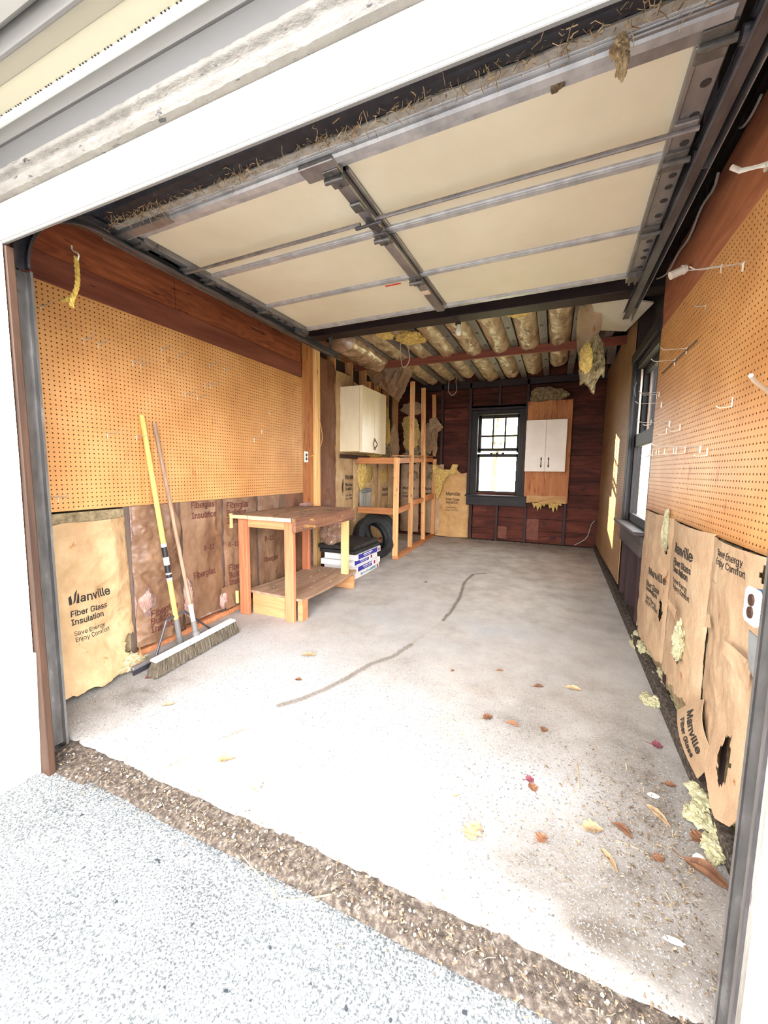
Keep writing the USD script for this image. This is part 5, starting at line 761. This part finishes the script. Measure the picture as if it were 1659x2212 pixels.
t.part('printed_text', lettering('Manville', .05, Fs, .0, .02, 1.05), 'ink_black', smooth=False); t.part('printed_text', lettering('Fiber Glass', .034, Fs, .03, -.045, 1.0), 'ink_black', smooth=False)
one('tape_patch', from_px([(1, 1)] * 0 or [(0, 0), (1, 0), (1, 1)], 1, .01) if False else shell(np.stack(np.broadcast_arrays(W - .085 + .012 * nz(np.linspace(0, 1, 16)[:, None], np.linspace(0, 1, 16)[None], 4, 3), (.53 - .02 * np.linspace(0, 1, 16)[None] - (.16) * np.linspace(0, 1, 16)[:, None]), .862 - .11 * np.linspace(0, 1, 16)[None] - .01 * np.linspace(0, 1, 16)[:, None]), -1), (.003, 0, 0)), 'tape_grey', 'grey tape patch on the kraft just below the blue outlet box', 'tape')
def heap(c, r, seed, n=9):
    g = np.random.default_rng(seed); return [fluff(np.asarray(c) + g.normal(size=3) * np.asarray(r) * [.5, .5, .3], np.asarray(r) * g.uniform(.35, .6), seed + k, sub=3, amp=1.0, fr=12) for k in range(n)]
for px, py, r, sd_, lb in ((1393, 1380, (.05, .12, .08), 211, 'cream wool bulging out under the kraft below the right window'), (1404, 1404, (.07, .16, .07), 212, 'largest cream wool tuft on the floor below the window batt'), (1425, 1475, (.03, .09, .06), 213, 'narrow cream wool tuft showing at the second batt on the right'), (1400, 1517, (.05, .07, .03), 214, 'crumbs of cream wool farthest out on the slab at the right'), (1462, 1518, (.07, .12, .05), 215, 'crumbly cream wool at the top of the slumped printed strip'), (1530, 1770, (.07, .10, .05), 216, 'cream wool heap on the floor below the kraft tongue'), (1590, 1765, (.05, .08, .09), 217, 'pale wool behind the kraft tongue near the door')):
    one('wool_tuft', heap(on_floor(px, py, r[2] * .5), r, sd_), 'fluff_pale', lb, 'insulation')
one('wool_tuft', fluff(on_x(1470, 1390, W - .035), (.03, .05, .085), 218, amp=.8), 'fluff_pale', 'cream wool poking through the torn hole in the second right batt', 'insulation'); one('wool_tuft', fluff(on_x(1438, 1150, W - .015), (.02, .035, .13), 219, amp=.5), 'fluff_pale', 'long cream wool sliver in the gap below the pegboard by the window', 'insulation')
for (px, py, du, dv_, ang, lb) in ((1455, 1312, .10, .05, 20, 'small folded kraft tear between the first and second right batts'), (1528, 1345, .07, .05, -30, 'little triangular kraft tear at centre of the right wall'), (1598, 1430, .16, .09, 10, 'torn kraft corner curling under the grey tape patch')):
    q = on_x(px, py, W - .06); U, V_ = np.meshgrid(np.linspace(0, 1, 10), np.linspace(0, 1, 10), indexing='ij'); a_ = math.radians(ang); uu_, vv_ = (U - .5) * du, (V_ - .5) * dv_ * (1 - .5 * U)
    P_ = np.stack([q[0] - .004 - .012 * U ** 2, q[1] + uu_ * math.cos(a_) - vv_ * math.sin(a_), q[2] + uu_ * math.sin(a_) + vv_ * math.cos(a_)], -1); P_[..., 0] += .006 * nz(P_[..., 1], P_[..., 2], 40, 3); one('kraft_tear', shell(P_, (.0015, 0, 0)), 'kraft_right', lb, 'kraft paper')
one('curb', [beam((W - .012, -.1, fz(0) + .035), (W - .012, 5.55, fz(5.5) + .03), .05, .07, b=.006)], 'soil', 'low dirty concrete curb along the foot of the right wall', 'curb')
one('kraft_scrap', shell(np.stack(np.broadcast_arrays(W - .03 - .02 * np.sin(np.linspace(0, 3, 12))[None], np.linspace(.18, .40, 10)[:, None], np.linspace(.10, .42, 12)[None] - .1 * np.linspace(0, 1, 10)[:, None]), -1), (.002, 0, 0)), 'kraft_right', 'low kraft scrap leaning by the right door track', 'kraft paper')
t = Thing('garden_stake', 'thin stake with a green leaf lying by the right wall', 'stake', on_floor(1555, 1760)); t.part('stick', tube([on_floor(1540, 1722, .03), on_floor(1572, 1790, .02)], .005, 8), 'straw'); t.part('leaf', fluff(on_floor(1577, 1812, .02), (.02, .03, .012), 221, sub=3), 'leaf_green')
one('slate_shard', fluff(on_floor(1598, 1838, .015), (.03, .05, .012), 222, sub=2, amp=.4), 'steel_dark', 'dark slate shard on the floor by the right door track', 'stone')
one('plaster_lump', fluff(on_floor(1512, 1858, .015), (.02, .022, .014), 223, sub=2, amp=.4), 'paint_white', 'whitest lump on the floor near the right door track', 'plaster'); one('paper_scrap', fluff(on_floor(1455, 2032, .004), (.025, .010, .004), 224, sub=2, amp=.6), 'paint_white', 'small white paper scrap on the slab at the lower right', 'paper'); one('paper_scrap', fluff(on_floor(1412, 1718, .004), (.02, .012, .005), 225, sub=2, amp=.6), 'paint_white', 'white flake among the litter in the middle right of the slab', 'paper')

# ================================================================ LEAVES, TWIGS, LITTER
def leafmesh(L, w, curl, seed, lob=0.):
    n, k = 14, 9; u = np.linspace(0, 1, n); v = np.linspace(-1, 1, k); wd = w * (np.sin(np.pi * u ** .8) ** .8 + .03) * (1 + lob * np.abs(np.sin(u * 3.5 * np.pi)) - lob * .5); X = L * (u - .5)[:, None] + 0 * v[None]; Y = wd[:, None] * v[None]
    Z = curl * L * (v[None] ** 2 * .8 * np.sin(np.pi * u)[:, None] + .8 * (u - .45)[:, None] ** 2) + .16 * L * nz(X / L, Y / L, 5, seed) + .06 * L; Z -= Z.min() - .001; return shell(np.stack([X, Y, Z], -1), (0, 0, .0008))
PR = {}
def leaf(kind, px, py, ang, size, label, drive=False):
    c = on_z(px, py, -.04) if drive else on_floor(px, py); g = 'fallen leaves on the slab and driveway'
    tilt = (0, 0) if drive else (2, 0)
    if kind not in PR:
        a = {'oval': (.072, .017, .18, 1, .25, 'leaf_tan'), 'rolled': (.075, .010, .35, 2, .2, 'leaf_brown'), 'oak': (.078, .025, .18, 3, .7, 'leaf_tan'), 'brown': (.05, .018, .22, 4, .6, 'leaf_brown'), 'red': (.038, .018, .2, 5, .9, 'leaf_red'), 'bark': (.10, .011, .25, 6, .3, 'leaf_tan')}[kind]
        t = Thing('dry_leaf' if kind != 'bark' else 'bark_strip', label, 'leaf' if kind != 'bark' else 'bark', c, (tilt[0], 0, ang), g, local=True); t.part('blade', leafmesh(*a[:5]), a[5]); t.part('stalk', tube([(-.5 * a[0], 0, .004), (-.5 * a[0] - .02, .003, .006)], .0012, 5), a[5]); PR[kind] = t
        if abs(size - 1) > .01: UsdGeom.Xform(stage.GetPrimAtPath(t.path)).AddScaleOp().Set(Gf.Vec3f(size, size, size))
    else: PR[kind].copy(c, (tilt[0], 0, ang), label, None, g, size)
for a in [('oval', 668, 1417, 20, 1.3, 'tan oval leaf on the slab left of the long dark stain'), ('oak', 490, 1641, 30, 1.0, 'pale curled leaf on the front of the slab, second from the left jamb'), ('oak', 556, 1699, 110, .8, 'small tan leaf near the slab front edge, above the soil strip'), ('oak', 1022, 1798, 70, 1.1, 'largest pale yellow leaf lying alone mid-slab in front'), ('oval', 1240, 1490, 0, 1.2, 'flat tan leaf with long tips on the right half of the slab'),
          ('brown', 1054, 1551, 40, 1.1, 'crumpled yellow-brown leaf in the middle of the slab'), ('rolled', 1108, 1567, -10, .9, 'rolled orange-brown leaf right of the crumpled leaf'), ('brown', 1175, 1577, 80, .8, 'flat brown leaf right of the rolled leaf'), ('rolled', 1080, 1450, 10, .6, 'small dark leaf behind the crumpled leaf'), ('rolled', 1163, 1485, 15, .8, 'thin dark brown leaf at centre right of the slab'), ('brown', 645, 1469, 10, .8, 'small brown leaf below the tan oval leaf'),
          ('brown', 978, 1449, 60, .5, 'tiny brown leaf near the end of the long dark stain'), ('red', 1420, 1612, 0, 1.2, 'small dark red maple leaf by the right wall'), ('red', 1145, 1685, 30, .9, 'pinkish red leaf scrap behind the folded brown leaf'), ('brown', 1150, 1702, 120, .9, 'folded tan leaf half upright mid-slab, right of centre'), ('oak', 1280, 1792, 10, .9, 'torn tan leaf in the litter cluster at right'), ('brown', 1170, 1812, 60, .9, 'rusty brown leaf crumb in front of the litter cluster'),
          ('rolled', 1345, 1798, -40, 1.0, 'dark purple-brown leaf beside the litter cluster'), ('bark', 1420, 1765, -50, 1.0, 'pale narrow bark strip near the right wall'), ('bark', 1316, 1862, -60, .85, 'pale bark strip standing out on the lower right slab'), ('brown', 1423, 1857, 20, .8, 'curled tan leaf left of the white lump'), ('rolled', 1525, 1895, -35, 1.7, 'big crumpled brown leaf by the right door track'), ('brown', 1448, 1697, 10, .8, 'orange-brown leaf at the edge of the wall litter'), ('brown', 1510, 1812, 40, 1.2, 'folded grey-tan leaf beside the cream wool heap'),
          ('oval', 365, 1523, 40, .8, 'pale yellow leaf on the slab near the broom'), ('red', 322, 1464, 0, 1.0, 'pink leaf scrap touching the near end of the broom'), ('brown', 920, 1258, 10, .8, 'small brown leaf on the slab beyond the workbench'), ('oval', 985, 1718, 40, .5, 'small tan leaf fragment mid-slab near the front')]: leaf(*a)
for a in [('oak', 590, 1797, 10, 1.2, 'large pale leaf lying on the soil strip at the slab edge'), ('oval', 664, 1874, 60, .75, 'brown leaf on the driveway just below the soil strip'), ('oak', 1393, 2182, 100, 1.1, 'large russet leaf at the bottom edge of the view'), ('brown', 190, 1665, 30, .6, 'small rusty leaf on the driveway near the left wall'), ('brown', 410, 1630, 20, .6, 'tan leaf scrap at the slab edge left of the pale leaf'), ('oval', 645, 1838, 20, .6, 'dark leaf scrap on the soil strip')]: leaf(*a, drive=True)
for pts, r, lb in (([(605, 1942), (650, 1943), (700, 1935), (740, 1930), (790, 1936), (830, 1922)], .0028, 'long pale twig lying on the driveway below the soil strip'), ([(520, 1845), (560, 1890), (590, 1925), (606, 1945)], .0018, 'thin pale root thread on the driveway left of the long twig'), ([(1247, 1650), (1250, 1680), (1252, 1705)], .0022, 'short upright straw on the right half of the slab'), ([(1330, 1815), (1360, 1825), (1388, 1840)], .0016, 'thin pale stem on the slab by the bark strip')):
    one('twig', tube(curve([(on_z(*q, -.032) if q[1] > 1830 and q[0] < 1000 else on_floor(*q, .003)) for q in pts], 24), r, 5), 'straw', lb, 'twig')
def chips(n, F, s0, s1, seed):
    g = np.random.default_rng(seed); V, Fc = [], []
    for i in range(n):
        c = np.asarray(F(g)); s = g.uniform(s0, s1) * (1.8 if g.random() < .12 else 1); R_ = trimesh.transformations.random_rotation_matrix(g.random(3))[:3, :3]; q = np.array([(-1, -.5, .1), (1, -.4, -.05), (.8, .5, .1), (-.9, .4, -.1), (0, 0, .25)]) * s @ (R_ * [1, 1, .5]); V.append(c + q); o = 5 * i; Fc += [[o, o + 1, o + 4], [o + 1, o + 2, o + 4], [o + 2, o + 3, o + 4], [o + 3, o, o + 4], [o, o + 3, o + 2], [o, o + 2, o + 1]]
    return trimesh.Trimesh(np.vstack(V), Fc, process=False)
def strip():
    xs = np.arange(.44, 2.95, .008); v = np.linspace(0, 1, 26); lo = .045 + .03 * nz(xs, xs * 0, 5, 61) + .012 * nz(xs, xs * 0, 22, 62) - .05 * (xs < .75); hi = .178 + .02 * nz(xs, xs * 0, 6, 63); X = np.repeat(xs[:, None], 26, 1); Y = lo[:, None] + (hi - lo)[:, None] * v[None]
    Z = -.048 + .048 * np.interp(v, [0, .25, .7, 1], [0, .45, .75, .9])[None] + .010 * nz(X, Y, 40, 64) + .010 * nz(X, Y, 11, 65); return shell(np.stack([X, Y, Z], -1), (0, 0, -.03))
so = obj('soil_strip', strip(), 'soil', label='dark soil strip filling the joint between slab and driveway', category='soil', kind='stuff')
def litterpt(g):
    if g.random() < .62: x = g.uniform(.46, 2.92); y = .105 + g.normal() * .035 - (.03 if x < .8 else 0); return (x, y, -.022 + .025 * (y - .05) / .12 + g.normal() * .003)
    x = 2.98 - abs(g.normal()) * .16; y = g.uniform(.25, 1.0) + g.normal() * .1; return (x, y, fz(y) + .005 + abs(g.normal()) * .006)
obj('leaf_litter', [chips(3000, litterpt, .0022, .006, 12)], 'litter', smooth=False, label='crumbled brown leaf litter along the slab edge and the right wall', category='leaf litter', kind='stuff')
def crumbs(g):
    x = 2.62 + g.normal() * .24; y = .62 + g.normal() * .22; return (min(x, 3.05), y, fz(y) + .003)
obj('straw_litter', straws(110, litterpt, .028, 6, .0008) + straws(90, crumbs, .03, 7, .0007) + [chips(260, crumbs, .0016, .0045, 13)], 'straw', smooth=False, label='pale straw bits scattered at the right front of the slab', category='straw', kind='stuff')
def grit(g): x = g.uniform(.35, 3.3); y = g.uniform(-.75, .03); return (x, y, -.036 + .02 * y)
def pebpt(g): x = g.uniform(.5, 2.9); y = .105 + g.normal() * .035; return (x, y, -.02 + .025 * (y - .05) / .12)
obj('pebbles', [fluff(pebpt(rng), .0022 + .0025 * rng.random(), k, sub=1, amp=.5) for k in range(150)], 'drywall', label='small pale pebbles in the soil strip at the slab edge', category='pebbles', kind='stuff')
obj('driveway_grit', chips(160, grit, .002, .006, 15), 'steel_dark', smooth=False, label='loose dark grit scattered on the driveway', category='grit', kind='stuff')

# ================================================================ OUTSIDE, seen through the windows
def tree(x, y, h, seed, lab):
    g = np.random.default_rng(seed); t = Thing('tree', lab, 'tree', (x, y, -.2)); t.part('trunk', [cyl((x, y, -.2), (x + .1, y, h * .5), .14, 10, .08)] + [cyl((x + .05, y, h * (.3 + .1 * k)), (x + g.normal() * 1.2, y + g.normal() * 1.2, h * (.6 + .1 * k)), .05, 6, .02) for k in range(5)], 'bark')
    n = 2600; c = g.normal(size=(n, 3)); c /= np.linalg.norm(c, axis=1, keepdims=True); c = c * (g.random((n, 1)) ** .4) * [h * .36, h * .36, h * .34] + [x, y, h * .66]; a = g.normal(size=(n, 3, 3)) * .11; V = (c[:, None] + a).reshape(-1, 3)
    t.part('foliage', trimesh.Trimesh(V, np.arange(3 * n).reshape(-1, 3), process=False), 'foliage', smooth=False, kind='stuff')
tree(.2, 15.5, 5.5, 1, 'pale yellow tree seen through the back window'); tree(10.5, 12.5, 6, 3, 'pale tree seen through the right window')
